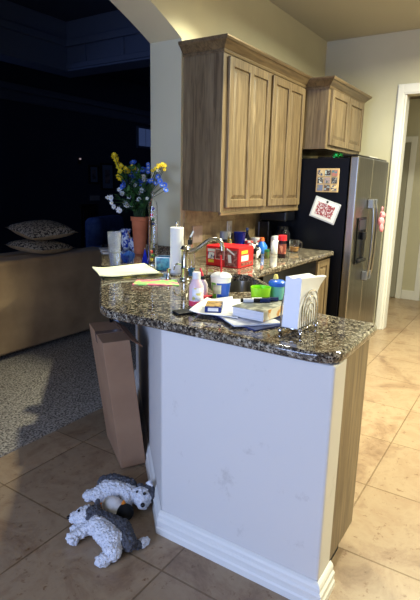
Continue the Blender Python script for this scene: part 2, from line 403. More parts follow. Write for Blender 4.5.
def crown(x0, x1, y0, yw, z0, parent):
    # swept profile round left, front (and right) top edges
    pr = [(0.0, 0), (.006, 0), (.010, .012), (.008, .018), (.022, .032), (.040, .050), (.046, .056), (.052, .058), (.058, .070), (.058, .078), (0, .078)]
    def off(k): return [(x0 - k, yw), (x0 - k, y0 - k), (x1 + k, y0 - k), (x1 + k, yw)]
    bm = new(); rows = [[bm.verts.new((x, y, z0 + z)) for x, y in off(k)] for k, z in pr]
    for a, b_ in zip(rows, rows[1:]):
        for i in range(3): bm.faces.new((a[i], a[i + 1], b_[i + 1], b_[i]))
    bm.faces.new([r_[0] for r_ in rows]); bm.faces.new([r_[-1] for r_ in rows][::-1])
    return obj('crown_moulding', bm, WOODX, parent)
DU = .295
UY = YW - DU
UC_END = 3.925
uc = thing('wall_cabinet', 'long greyish oak wall cabinet with four raised panels, left of the fridge', 'cabinet')
obj('body', box(2.697, 3.925, UY, YW - .001, 1.243, 2.20), WOOD, uc, bevel=.002)
obj('light_rail', box(2.700, 3.925, UY - .004, UY + .016, 1.222, 1.2425), WOODX, uc, bevel=.002)
panel_door(2.745, 3.30, 1.27, 2.165, UY - .001, 2, parent=uc); panel_door(3.335, 3.905, 1.27, 2.165, UY - .001, 2, parent=uc)
crown(2.697, 3.93, UY, YW - .001, 2.178, uc)
f2 = thing('fridge_cabinet', 'small oak two-door cabinet mounted above the fridge', 'cabinet')
FY = 1.487
obj('body', box(3.957, 4.865, FY, YW - .001, 1.714, 2.20), WOOD, f2, bevel=.002)
panel_door(4.00, 4.415, 1.745, 2.165, FY - .001, 1, parent=f2); panel_door(4.425, 4.84, 1.745, 2.165, FY - .001, 1, parent=f2)
crown(3.957, 4.865, FY, YW - .001, 2.165, f2)
# base cabinets along the back run
bc = thing('base_cabinet', 'oak base cabinet under the granite beside the fridge', 'cabinet')
obj('body', box(3.60, 3.885, 1.37, YW - .001, .10, .875), WOOD, bc, bevel=.002)
obj('toe_kick', box(3.60, 3.885, 1.43, 1.47, 0, .0995), BLACKM, bc)
panel_door(3.62, 3.875, .13, .855, 1.369, 1, parent=bc)
dw = thing('dishwasher', 'black dishwasher front under the back worktop', 'dishwasher')
obj('body', box(2.69, 3.595, 1.40, YW - .001, .10, .875), BLACKM, dw)
obj('door', box(2.70, 3.590, 1.355, 1.399, .12, .74), BLACK, dw, bevel=.004)
obj('control_panel', box(2.70, 3.590, 1.355, 1.399, .745, .87), BLACK, dw, bevel=.004)
obj('handle', tube([(2.76, 1.35, .715), (2.76, 1.32, .715), (3.53, 1.32, .715), (3.53, 1.35, .715)], .009), STEEL, dw, True)
# peninsula base cabinet (end panel visible)
pc = thing('peninsula_cabinet', 'oak cabinet backing the white half wall, its plain end panel showing', 'cabinet')
obj('end_panel', box(xp + t + .002, 1.80, ye + .004, ye + .022, .09, .8755), WOOD, pc, bevel=.002)
obj('body', box(xp + t + .002, 1.80, ye + .0225, .72, .09, .8755), WOOD, pc)
obj('toe_kick', box(xp + t + .003, 1.73, ye + .03, .70, 0, .0895), BLACKM, pc)
sb = thing('sink_cabinet', 'diagonal oak sink cabinet hidden under the corner of the worktop', 'cabinet')
obj('body', prism([(1.80, .722), (2.48, 1.40), (2.68, 1.40), (2.67, 1.95), (2.44, 1.95), (1.80, 1.33)], .09, .62), WOOD, sb)
obj('toe_kick', prism([(1.86, .86), (2.45, 1.46), (2.60, 1.9), (1.86, 1.3)], 0, .0895), BLACKM, sb)

# ---------------------------------------------------------------- fridge
FB = mat('fridge_black', (5, 7, 16), .3); FB.node_tree.nodes['Principled BSDF'].inputs['Specular IOR Level'].default_value = .22
fr = thing('refrigerator', 'side-by-side fridge with black side and stainless doors, at the end of the run', 'refrigerator')
FX0, FX1, FYf, FZ = 3.93, 4.84, 1.198, 1.64
obj('cabinet_shell', box(FX0, FX1, FYf + .075, 1.95, .03, FZ), FB, fr, bevel=.006)
obj('door', box(FX0 + .001, FX0 + .40, FYf, FYf + .068, .10, FZ + .012), STEEL, fr, bevel=.010, seg=4)
fd2 = obj('door', box(FX0 + .4025, FX1 - .001, FYf, FYf + .068, .10, FZ + .012), STEEL, fr, bevel=.010, seg=4)
obj('hinge_cover', box(FX0 + .01, FX1 - .01, FYf + .02, FYf + .14, FZ + .013, FZ + .028), BLACK, fr, bevel=.004)
obj('base_grille', box(FX0 + .02, FX1 - .02, FYf + .03, FYf + .075, .01, .095), BLACKM, fr)
for hx in (FX0 + .355, FX0 + .452):
    pts = smoothpts([(hx, FYf, 1.31), (hx, FYf - .045, 1.27), (hx, FYf - .058, 1.0), (hx, FYf - .045, .70), (hx, FYf, .66)], 6)
    h = obj('handle', tube(pts, .013), STEEL, fr, True)
for hx in (FX0 + .355, FX0 + .452):
    for hz in (1.285, .675): obj('handle_end', box(hx - .024, hx + .024, FYf - .05, FYf - .0005, hz - .04, hz + .04), mat('grey_cap', (120, 122, 128), .35, .6), fr, bevel=.008)
dsp = obj('dispenser', box(FX0 + .09, FX0 + .315, FYf - .012, FYf - .0005, .80, 1.18), BLACK, fr, bevel=.006)
obj('dispenser_controls', box(FX0 + .115, FX0 + .29, FYf - .015, FYf - .0125, 1.08, 1.16), mat('dark_grey_panel', (46, 48, 56), .3), dsp)
obj('dispenser_tray', box(FX0 + .11, FX0 + .295, FYf - .04, FYf - .0125, .815, .84), BLACKM, dsp, bevel=.004)
obj('dispenser_spout', lathe([(.018, 0), (.022, .02), (.022, .06)], 14), BLACKM, dsp, True, loc=(FX0 + .2, FYf - .03, 1.0))

# photo collage magnet, framed photo (on the fridge's black side, plane x = FX0)
cg = thing('photo_collage', 'square cream photo collage of nine small pictures on the fridge side', 'photo', (FX0 - .0015, 1.437, 1.468))
obj('frame', box(-.006, 0, -.093, .093, -.092, .092), mat('tan_card', (206, 176, 128), .6), cg, bevel=.002)
cols = [(210, 190, 150), (60, 40, 40), (180, 120, 110), (50, 46, 50), (170, 150, 150), (60, 60, 60), (110, 120, 150), (90, 70, 60), (220, 200, 150)]
for k in range(9):
    y = .058 - (k % 3) * .058; z = .058 - (k // 3) * .058
    obj('picture', box(-.009, -.0065, y - .023, y + .023, z - .023, z + .023), mat('snapshot_%d' % k, cols[k], .4, col2=tuple(max(0, 255 - v) for v in cols[k]), scale=60, detail=1, lo=.5, hi=.62), cg)
ph = thing('framed_photo', 'tilted white-bordered team photo on the fridge side', 'photo', (FX0 - .0015, 1.44, 1.232)); ph.rotation_euler = (R(-17.5), 0, 0)
ph.rotation_euler = (R(17.5), 0, 0)
obj('frame', box(-.008, 0, -.112, .112, -.085, .085), mat('silver_frame', (205, 208, 214), .3, .3), ph, bevel=.002)
obj('mat_board', box(-.0095, -.0085, -.100, .100, -.073, .073), PAPER, ph)
obj('picture', box(-.011, -.0098, -.075, .075, -.050, .050), mat('team_photo', (150, 50, 60), .35, col2=(226, 216, 220), scale=75, detail=3, lo=.46, hi=.6), ph)
obj('magnet', lathe([(.009, 0), (.009, .006), (.004, .009)], 12), mat('black_magnet', (20, 22, 30), .3), ph, True, loc=(-.011, 0, .07), rot=(0, R(-90), 0))
# pink plush hanging on the fridge handle
bm = new()
for c, r_, s in (((0, 0, 0), .035, (1, .8, 1.2)), ((.005, -.005, .055), .028, (1, .9, 1)), ((-.018, 0, .075), .012, (1, .7, 1.2)), ((.026, 0, .075), .012, (1, .7, 1.2)), ((-.02, -.01, -.05), .017, (1, 1, 2)), ((.02, -.005, -.055), .017, (1, 1, 2.2)), ((.035, 0, .01), .013, (1, 1, 2)), ((-.033, 0, .01), .013, (1, 1, 1.8)), ((.0, 0, .11), .008, (1, 1, 2.4))):
    sphere(c, r_, bm, 12, s)
pk = obj('pink_plush', bm, mat('pink_plush_fabric', (222, 120, 130), .9, col2=(240, 165, 168), scale=90, bump=.6), None, True, loc=(4.365, FYf - .100, 1.14))
tag(pk, 'small pink stuffed animal dangling from the fridge door handle', 'plush toy')
md = pk.modifiers.new('r', 'REMESH'); md.mode = 'VOXEL'; md.voxel_size = .004; md.use_smooth_shade = True
# items on top of fridge
gb = thing('gift_bow', 'green foil bow on top of the fridge', 'bow', (4.02, 1.40, FZ + .001))
for k in range(14):
    a = k * 2.4; l = .03 + .012 * (k % 3)
    pts = [(0, 0, .006), (.5 * l * math.cos(a), .5 * l * math.sin(a), .012 + .02 * (k % 4) / 2), (l * math.cos(a), l * math.sin(a), .006 + .008 * (k % 3))]
    if k == 0: g = new()
    tube(smoothpts(pts, 4), [.004] * 9, 5, g)
obj('ribbon_loops', g, mat('green_foil', (20, 130, 60), .2, .7), gb, True)
obj('knot', sphere((0, 0, .012), .011), mat('green_foil', (20, 130, 60), .2, .7), gb, True)
tag(obj('black_tray', box(4.10, 4.80, 1.36, 1.60, FZ + .002, FZ + .022), BLACK, bevel=.004), 'flat black tray lying on top of the fridge', 'tray')
tag(obj('white_envelope', box(4.35, 4.60, 1.235, 1.34, FZ + .029, FZ + .034), PAPER), 'white envelope on the front top edge of the fridge', 'envelope')

# ---------------------------------------------------------------- living room
so = thing('sofa', 'tan suede sofa seen from behind on the grey carpet', 'sofa', (2.05, 3.36, .014))
SU_ = mat('tan_suede', (180, 150, 112), .9, col2=(146, 118, 86), scale=3.5, detail=6, lo=.35, hi=.7, sheen=.1)
obj('back', box(-1.25, 1.42, 0, .26, .05, .79), SU_, so, bevel=.03, seg=4)
obj('seat', box(-1.05, 1.22, .265, .95, .05, .42), SU_, so, bevel=.04, seg=4)
for a in (-1.25, 1.225): obj('armrest', box(a, a + .195, .265, .97, .05, .60), SU_, so, bevel=.04, seg=4)
for a in (-.9, .16): obj('cushion', box(a, a + 1.02, .30, .5, .425, .79), SU_, so, bevel=.05, seg=4)
for x in (-1.2, 1.36):
    for y in (.06, .9): obj('foot', box(x - .03, x + .03, y - .03, y + .03, 0, .049), BLACKM, so)
PIL = mat('beige_pillow', (206, 178, 140), .85, col2=(184, 158, 124), scale=20)
PIL2 = mat('patterned_pillow', (178, 166, 148), .85, col2=(66, 58, 52), scale=70, detail=2, lo=.48, hi=.54)
def pillow(name, sx, sy, h, loc, rot, label):
    bm = new(); n = 14; top = {}
    for sgn in (1, -1):
        for i in range(n + 1):
            for j in range(n + 1):
                u = 2 * i / n - 1; v_ = 2 * j / n - 1
                d_ = max(0, (1 - u * u) * (1 - v_ * v_)) ** .42
                pin = 1 - .09 * (1 - abs(u * v_)) * (abs(u) ** 3 + abs(v_) ** 3) / 1.2
                top[sgn, i, j] = bm.verts.new((u * sx * pin, v_ * sy * pin, sgn * h * d_))
    for sgn in (1, -1):
        for i in range(n):
            for j in range(n):
                f = bm.faces.new((top[sgn, i, j], top[sgn, i + 1, j], top[sgn, i + 1, j + 1], top[sgn, i, j + 1])); f.material_index = 0 if sgn > 0 else 1
    bmesh.ops.remove_doubles(bm, verts=bm.verts, dist=1e-5)
    return tag(obj(name, bm, [PIL2, PIL], None, True, loc=loc, rot=rot), label, 'pillow')
pillow('throw_pillow', .23, .20, .060, (2.79, 3.55, .868), (R(4), R(3), R(12)), 'beige throw pillow with speckled face, lower of two on the sofa back')
pillow('throw_pillow', .235, .20, .068, (2.83, 3.57, 1.005), (R(10), R(-3), R(-4)), 'beige throw pillow, upper of two stacked on the sofa back')

# blue slipcovered armchair beyond
ac = thing('armchair', 'dark blue fabric armchair in the dim living room behind the counter', 'armchair', (5.0, 4.5, .014), R(20))
BL = mat('denim_fabric', (70, 96, 160), .85, col2=(90, 118, 180), scale=14, bump=.4)
obj('seat', box(-.42, .42, -.4, .4, .1, .44), BL, ac, bevel=.06, seg=4)
obj('backrest', box(-.42, .42, .25, .48, .3, .97), BL, ac, bevel=.08, seg=4)
for a in (-.5, .36): obj('armrest', box(a, a + .16, -.4, .42, .1, .62), BL, ac, bevel=.05, seg=4)
for x in (-.38, .38):
    for y in (-.34, .4): obj('leg', box(x - .025, x + .025, y - .025, y + .025, 0, .099), BLACKM, ac)
# upright dark chair near the far wall
dc = thing('dining_chair', 'dark wooden chair against the far wall of the unlit room', 'chair', (6.45, 6.6, .014), R(10))
DW_ = mat('dark_wood', (44, 34, 34), .4)
obj('seat', box(-.22, .22, -.22, .22, .42, .46), DW_, dc, bevel=.01)
bm = new()
for k in range(5): bx(bm, -.2 + k * .09, -.16 + k * .09, .19, .215, .461, .95)
obj('backrest', bm, DW_, dc)
obj('top_rail', box(-.22, .22, .185, .22, .951, 1.03), DW_, dc, bevel=.01)
for x in (-.2, .2):
    for y in (-.2, .2): obj('leg', box(x - .02, x + .02, y - .02, y + .02, 0, .419), DW_, dc)
for (x0, x1, z0, z1, lb) in ((6.64, 6.89, 1.40, 1.74, 'small framed print, left of two on the dark far wall'), (6.94, 7.29, 1.29, 1.79, 'larger framed print, right of two on the dark far wall')):
    fp = thing('picture_frame', lb, 'picture', (x0, 6.998, z0))
    W_, H_ = x1 - x0, z1 - z0
    bm = new(); f = .035; bx(bm, 0, W_, -.025, 0, 0, f); bx(bm, 0, W_, -.025, 0, H_ - f, H_); bx(bm, 0, f, -.025, 0, f, H_ - f); bx(bm, W_ - f, W_, -.025, 0, f, H_ - f)
    obj('frame', bm, DW_, fp); obj('mat_board', box(f, W_ - f, -.015, -.001, f, H_ - f), mat('blue_mat_board', (120, 135, 165), .7), fp)
    obj('print', box(W_ * .32, W_ * .68, -.018, -.0155, H_ * .25, H_ * .75), mat('print_dark', (60, 60, 80), .5, col2=(150, 140, 150), scale=12), fp)
tag(obj('wall_switch', box(6.66, 6.90, 6.985, 6.999, 1.10, 1.19), mat('switch_plate', (150, 150, 160), .5), bevel=.004), 'pale switch plate below the framed prints on the far wall', 'switch')
# hanging sconce with tiny lit bulb
scn = thing('wall_sconce', 'tiny dim wall light on the far wall left of the prints', 'lamp', (6.42, 6.99, 1.80))
obj('backplate', box(-.03, .03, -.012, .006, -.06, .06), DW_, scn, bevel=.003)
bm = sphere((0, -.035, .03), .018)
EM = bpy.data.materials.new('bulb_glow'); EM.use_nodes = True
EM.node_tree.nodes['Principled BSDF'].inputs['Emission Color'].default_value = (.5, .38, .4, 1); EM.node_tree.nodes['Principled BSDF'].inputs['Emission Strength'].default_value = .5
obj('bulb', bm, EM, scn, True); obj('holder', lathe([(.006, -.02), (.012, 0), (.02, .015)], 12), DW_, scn, True, loc=(0, -.035, 0))

# ---------------------------------------------------------------- things leaning at the half wall
# cardboard box: foot A-B, length along l, sheared lean T
A = Vector((1.643, 1.566, .012)); Wd = Vector((.1130, -.0650, 0)); Ld = Vector((.5634, .8262, 0)) * .362; T = Vector((-.1022, .0044, .685))
CARD = mat('cardboard', (158, 124, 96), .8, col2=(148, 114, 88), scale=6)
CARD2 = mat('cardboard_inside', (120, 84, 60), .85)
cb = thing('cardboard_box', 'tall narrow brown cardboard box leaning at the peninsula corner', 'box', A)
A = Vector((0, 0, 0))
def hexa(o0, a, b_, c, bm=None):
    bm = bm or new(); vs = [bm.verts.new(o0 + a * i + b_ * j + c * k) for i in (0, 1) for j in (0, 1) for k in (0, 1)]
    for f in ((0, 1, 3, 2), (4, 6, 7, 5), (0, 4, 5, 1), (2, 3, 7, 6), (0, 2, 6, 4), (1, 5, 7, 3)): bm.faces.new([vs[i] for i in f])
    return bm
obj('body', hexa(A, Wd, Ld, T), CARD, cb, bevel=.003)
Tn = T.normalized()
tp = mat('packing_tape', (128, 104, 92), .25)
obj('tape', hexa(A + T + Ld * .40 - Wd * .005 - Tn * .05, Wd * 1.01, Ld * .13, Tn * .0515), tp, cb)
obj('flap', hexa(A + T + Wd * 1.0 + Tn * .001, Wd.normalized() * .055 + Tn * -.045 + Ld * .0, Ld * .98, Wd.normalized() * .003 + Tn * .003), CARD2, cb)
# white panel and black frame leaning behind the box
lp = obj('foam_board', hexa(Vector((1.925, 1.715, .002)), Vector((.018, -.018, 0)), Vector((.25, .25, 0)), Vector((-.09, .09, .80))), mat('pale_blue_board', (170, 185, 205), .5))
tag(lp, 'pale bluish board leaning upright between the cardboard box and the half wall', 'board')
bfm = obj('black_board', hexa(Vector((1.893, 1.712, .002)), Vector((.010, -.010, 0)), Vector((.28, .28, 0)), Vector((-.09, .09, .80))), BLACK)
tag(bfm, 'thin black board leaning just behind the cardboard box', 'board')

# ---------------------------------------------------------------- plush toys (floor)
def blob(name, parts, mats, parent, vox=.004, fluff=.0065, fscale=105, smooth_it=4):
    bm = new()
    for (c, r_, s, mi, rot) in parts:
        bmesh.ops.create_icosphere(bm, subdivisions=3, radius=r_, matrix=Matrix.Translation(c) @ rot.to_matrix().to_4x4() @ Matrix.Diagonal((*s, 1)))
    me = bpy.data.meshes.new(name); bm.to_mesh(me); bm.free(); o = bpy.data.objects.new(name, me); C.objects.link(o)
    md = o.modifiers.new('r', 'REMESH'); md.mode = 'VOXEL'; md.voxel_size = vox
    md = o.modifiers.new('s', 'SMOOTH'); md.iterations = smooth_it; md.factor = .5
    dg = bpy.context.evaluated_depsgraph_get(); nm = bpy.data.meshes.new_from_object(o.evaluated_get(dg)); o.modifiers.clear(); o.data = nm
    for x in mats: nm.materials.append(x)
    inv = [((Matrix.Translation(c) @ rot.to_matrix().to_4x4() @ Matrix.Diagonal((*[q * r_ for q in s], 1))).inverted(), mi) for (c, r_, s, mi, rot) in parts]
    for p in nm.polygons:
        best = min(((i @ p.center).length, mi) for i, mi in inv); p.material_index = best[1]; p.use_smooth = True
    for v_ in nm.vertices:
        n = noise.noise(v_.co * fscale) + .5 * noise.noise(v_.co * fscale * 2.3); v_.co += v_.normal * fluff * n
    mz = min(v_.co.z for v_ in nm.vertices)
    for v_ in nm.vertices: v_.co.z -= mz
    if parent: o.parent = parent
    return o, mz
from mathutils import Quaternion, Euler
I = Quaternion()
def capsule(a, b_, r0, r1, mi, n=5):
    a, b_ = Vector(a), Vector(b_); out = []
    for k in range(n):
        t_ = k / (n - 1); out.append((a.lerp(b_, t_), r0 + (r1 - r0) * t_, (1, 1, 1), mi, I))
    return out
WF = mat('white_curly_plush', (236, 236, 240), .95, col2=(214, 216, 224), scale=70, bump=1.0, bscale=140)
GF = mat('grey_curly_plush', (98, 98, 104), .95, col2=(66, 66, 72), scale=80, bump=1.0, bscale=140)
EYE = mat('black_eye', (6, 6, 8), .08)
# world coordinates of the lower dog: lying on its belly, head to the left, tail to the right
def P3(x, y, z): return Vector((x, y, z))
def plush(name, label, org, parts, eyes, extra=None):
    t_ = thing(name, label, 'plush toy', org)
    o = Vector(org)
    pr = [(Vector(c) - o, r_, s_, mi, rt) for (c, r_, s_, mi, rt) in parts]
    b_, mz = blob('body', pr, [WF, GF], t_)
    for nm, c, r_ in eyes:
        obj(nm, sphere(Vector(c) - o - Vector((0, 0, mz)), r_), EYE, t_, True)
    return t_, o, mz
A_ = []
A_ += capsule((1.232, 1.300, .048), (1.205, 1.205, .050), .042, .046, 0)
A_ += capsule((1.272, 1.330, .052), (1.268, 1.215, .056), .034, .040, 1) + capsule((1.268, 1.215, .056), (1.235, 1.150, .046), .038, .034, 1)
A_ += [(Vector((1.268, 1.372, .055)), .040, (1, 1, .95), 1, I), (Vector((1.243, 1.406, .050)), .036, (1, 1, 1), 0, I), (Vector((1.222, 1.434, .044)), .025, (1, 1, .9), 0, I), (Vector((1.305, 1.385, .080)), .016, (.8, .8, 1.4), 1, I), (Vector((1.262, 1.402, .078)), .014, (1, 1, 1), 0, I)]
A_ += capsule((1.235, 1.325, .060), (1.205, 1.345, .040), .026, .024, 0) + capsule((1.205, 1.345, .038), (1.150, 1.372, .024), .023, .023, 0)
A_ += [(Vector((1.145, 1.358, .022)), .022, (1, 1, .9), 0, I)]
A_ += capsule((1.245, 1.350, .040), (1.190, 1.400, .022), .022, .020, 0)
A_ += capsule((1.200, 1.200, .045), (1.170, 1.168, .038), .040, .033, 0) + capsule((1.170, 1.168, .034), (1.135, 1.182, .022), .026, .024, 0)
A_ += [(Vector((1.128, 1.188, .020)), .024, (1, 1, .85), 0, I)]
A_ += capsule((1.238, 1.150, .036), (1.268, 1.130, .022), .022, .018, 1) + [(Vector((1.292, 1.124, .020)), .021, (1, 1, .9), 0, I), (Vector((1.305, 1.118, .022)), .015, (1, 1, .9), 0, I)]
plush('husky_plush', 'grey and white husky plush nearest the camera, sprawled with its white-tipped tail out', (1.23, 1.28, 0), A_,
      [('nose', (1.203, 1.450, .050), .008), ('eye', (1.226, 1.412, .083), .006)])
B_ = []
B_ += capsule((1.470, 1.350, .046), (1.452, 1.435, .048), .036, .040, 0)
B_ += capsule((1.505, 1.385, .056), (1.492, 1.480, .050), .033, .036, 1) + [(Vector((1.470, 1.505, .045)), .034, (1, 1, 1), 1, I)]
B_ += [(Vector((1.470, 1.278, .058)), .042, (1, 1, 1), 0, I), (Vector((1.500, 1.272, .060)), .040, (1, 1, 1), 1, I), (Vector((1.440, 1.252, .050)), .024, (1, 1, .9), 0, I), (Vector((1.512, 1.272, .102)), .017, (.6, 1, 1.2), 0, I), (Vector((1.495, 1.312, .085)), .015, (.8, 1, 1.1), 1, I)]
B_ += [(Vector((1.478, 1.318, .046)), .034, (1, 1, 1), 0, I)]
B_ += capsule((1.448, 1.345, .046), (1.424, 1.330, .026), .027, .024, 0) + capsule((1.448, 1.400, .045), (1.425, 1.440, .030), .026, .026, 0)
B_ += capsule((1.445, 1.470, .046), (1.408, 1.492, .030), .034, .028, 0) + capsule((1.408, 1.492, .028), (1.380, 1.520, .022), .026, .026, 0)
B_ += capsule((1.425, 1.440, .032), (1.392, 1.475, .024), .024, .024, 0)
plush('husky_plush', 'grey and white husky plush against the half wall, face turned to the camera', (1.45, 1.38, 0), B_,
      [('nose', (1.424, 1.238, .062), .010), ('eye', (1.452, 1.252, .096), .007), ('eye', (1.448, 1.290, .092), .006)])
pg = thing('penguin_plush', 'small white-bellied penguin plush lying between the two huskies', 'plush toy', (1.375, 1.345, 0))
o_ = Vector((1.375, 1.345, 0))
PW = mat('penguin_white', (224, 220, 216), .9, bump=.3, scale=80); PB = mat('penguin_black', (12, 12, 16), .9); PO = mat('penguin_orange', (222, 130, 40), .7)
pr = [(Vector((0, .02, .040)), .042, (1.0, 1.30, .95), 0, I), (Vector((.004, -.048, .034)), .037, (1, 1, .95), 1, I), (Vector((-.028, -.025, .018)), .024, (1, 1.7, .7), 1, I), (Vector((.03, .0, .022)), .022, (.8, 1.8, .8), 1, I)]
blob('body', pr, [PW, PB], pg, vox=.004, fluff=.0005)
bm = new(); bmesh.ops.create_cone(bm, segments=12, radius1=.010, radius2=.002, depth=.026, cap_ends=True)
obj('beak', bm, PO, pg, True, loc=(.008, -.036, .078), rot=(R(20), R(-20), 0))
for y, x in ((.074, -.012), (.066, .018)): obj('foot', sphere((x, y, .030), .012, None, 12, (1.2, .8, 1.0)), PO, pg, True)

# ---------------------------------------------------------------- things on the counter
Z = .9146
def dup(o, loc, rz=0, label=None):
    c = copy_tree(o); c.location = loc; c.rotation_euler[2] = rz
    if label: c['label'] = label
    return c
# drinking glass of water
g = thing('water_glass', 'tall clear tumbler half full of water, behind the yellow paper', 'glass', (2.175, 2.09, Z))
gl = [(.030, 0), (.034, .06), (.041, .212), (.0395, .212), (.0325, .06), (.028, .010)]
bm = new(); seg = 32
def closed_lathe(prof, seg=32):
    bm = new(); rings = []
    for r_, z_ in prof: rings.append([bm.verts.new((r_ * math.cos(2 * math.pi * k / seg), r_ * math.sin(2 * math.pi * k / seg), z_)) for k in range(seg)])
    for a, b_ in zip(rings, rings[1:]):
        for k in range(seg): bm.faces.new((a[k], a[(k + 1) % seg], b_[(k + 1) % seg], b_[k]))
    bm.faces.new(rings[0][::-1]); bm.faces.new(rings[-1]); return bm
bm.free(); obj('tumbler', closed_lathe(gl), RIB, g, True)
obj('water', closed_lathe([(.0275, .0105), (.032, .06), (.0345, .088)]), WATER, g, True)
# yellow paper pad
def sheet(name, pts, z0, thick, m, label, cat, curl=0, n=10, parent=None):
    bm = new(); a, b_, c, d_ = [Vector((*p, 0)) for p in pts]; top, bot = {}, {}
    for i in range(n + 1):
        for j in range(n + 1):
            u, v_ = i / n, j / n
            p = (a * (1 - u) + b_ * u) * (1 - v_) + (d_ * (1 - u) + c * u) * v_
            h = z0 + curl * (max(0, 1 - 3.2 * u) ** 2) + abs(curl) * .15 * (1 + math.sin(5 * v_ + 3 * u))
            top[i, j] = bm.verts.new((p.x, p.y, h + thick)); bot[i, j] = bm.verts.new((p.x, p.y, h))
    for i in range(n):
        for j in range(n):
            bm.faces.new((top[i, j], top[i + 1, j], top[i + 1, j + 1], top[i, j + 1])); bm.faces.new((bot[i, j + 1], bot[i + 1, j + 1], bot[i + 1, j], bot[i, j]))
    for i in range(n):
        for j in (0, n):
            q = (top[i, j], bot[i, j], bot[i + 1, j], top[i + 1, j]); bm.faces.new(q)
            q = (top[j, i], top[j, i + 1], bot[j, i + 1], bot[j, i]); bm.faces.new(q)
    return tag(obj(name, bm, m, parent, True), label, cat)
sheet('lined_paper', [(1.81, 1.85), (2.125, 1.70), (2.31, 1.975), (1.975, 2.075)], Z + .010, .006, mat('pale_yellow_paper', (244, 243, 205), .8), 'pale yellow paper pad lying near the counter edge in front of the tumbler', 'paper', .012)
sheet('dark_folder', [(1.83, 1.835), (2.14, 1.69), (2.29, 1.93), (2.0, 2.06)], Z, .007, mat('dark_olive_card', (60, 62, 40), .6, col2=(170, 160, 80), scale=6, lo=.5, hi=.6), 'dark folder peeking out under the yellow paper', 'folder', 0)
sheet('greeting_card', [(1.825, 1.640), (1.955, 1.445), (2.06, 1.54), (1.93, 1.70)], Z, .004, mat('pink_green_print', (240, 120, 140), .6, col2=(150, 215, 120), scale=14, detail=2, lo=.45, hi=.55), 'pink, orange and green printed envelope on the granite beside the yellow paper', 'envelope', 0)
# white papers at far left of bar
sheet('folded_paper', [(2.66, 2.70), (2.76, 2.62), (2.86, 2.74), (2.76, 2.82)], Z, .004, PAPER, 'white folded paper at the far left edge of the counter', 'paper', 0)
sheet('folded_paper', [(2.56, 2.575), (2.68, 2.50), (2.74, 2.60), (2.62, 2.665)], Z, .006, PAPER, 'white paper nearest the tumbler on the left edge of the counter', 'paper', 0)
# terracotta vase and bouquet
VX, VY = 2.75, 2.385
vz = thing('terracotta_vase', 'tall terracotta pot holding the flowers at the end of the counter', 'vase', (VX, VY, Z))
TC = mat('terracotta', (206, 120, 82), .75, col2=(190, 106, 70), scale=12)
obj('pot', closed_lathe([(.046, 0), (.061, .232), (.068, .235), (.069, .265), (.062, .265), (.056, .23), (.042, .012)]), TC, vz, True)
YL = [(2.693, 2.571, 1.604), (2.729, 2.6, 1.59), (2.71, 2.569, 1.57), (2.741, 2.585, 1.551), (2.749, 2.573, 1.54), (2.685, 2.498, 1.527), (2.668, 2.493, 1.492), (2.765, 2.584, 1.474), (2.688, 2.516, 1.444), (2.684, 2.522, 1.458), (2.79, 2.648, 1.6), (2.729, 2.573, 1.578), (2.769, 2.6, 1.527), (2.735, 2.541, 1.52), (2.742, 2.553, 1.459), (2.709, 2.479, 1.51), (2.774, 2.522, 1.503), (2.797, 2.553, 1.493), (2.765, 2.499, 1.495), (2.811, 2.507, 1.528), (2.808, 2.484, 1.511), (2.63, 2.168, 1.494), (2.582, 2.086, 1.527), (2.547, 2.034, 1.522), (2.502, 1.966, 1.522), (2.504, 1.972, 1.497), (2.574, 2.077, 1.512), (2.526, 2.001, 1.529), (2.6, 2.118, 1.505)]
BLU = [(2.837, 2.52, 1.555), (2.849, 2.434, 1.513), (2.647, 2.205, 1.428), (2.8, 2.374, 1.42), (2.823, 2.461, 1.419), (2.787, 2.404, 1.409), (2.829, 2.504, 1.447), (2.859, 2.458, 1.492), (2.619, 2.16, 1.432), (2.688, 2.256, 1.536), (2.681, 2.249, 1.513), (2.679, 2.249, 1.486), (2.481, 1.949, 1.404), (2.464, 1.928, 1.375), (2.513, 1.998, 1.395), (2.564, 2.069, 1.454), (2.707, 2.502, 1.388), (2.768, 2.431, 1.468), (2.778, 2.488, 1.475), (2.816, 2.397, 1.398), (2.583, 2.104, 1.413), (2.757, 2.528, 1.424), (2.537, 2.03, 1.426)]
WHI = [(2.842, 2.486, 1.51), (2.575, 2.081, 1.492), (2.824, 2.436, 1.458), (2.77, 2.358, 1.437), (2.819, 2.467, 1.376), (2.809, 2.502, 1.35), (2.803, 2.465, 1.281), (2.785, 2.416, 1.341), (2.733, 2.51, 1.269), (2.674, 2.444, 1.256), (2.741, 2.574, 1.363), (2.655, 2.604, 1.305), (2.634, 2.549, 1.306), (2.604, 2.516, 1.275), (2.701, 2.59, 1.242), (2.732, 2.574, 1.22), (2.627, 2.463, 1.217), (2.798, 2.497, 1.414), (2.656, 2.238, 1.311), (2.687, 2.406, 1.257), (2.74, 2.385, 1.299), (2.74, 2.544, 1.337), (2.776, 2.509, 1.309), (2.754, 2.353, 1.457), (2.784, 2.456, 1.397), (2.731, 2.35, 1.363)]
bq = thing('flower_bouquet', 'tall bouquet of yellow, blue and white flowers standing in the terracotta pot', 'flowers', (VX, VY, Z + .03))
OB = Vector((VX, VY, Z + .03)); CAMP = Vector((0, 0, 1.4))
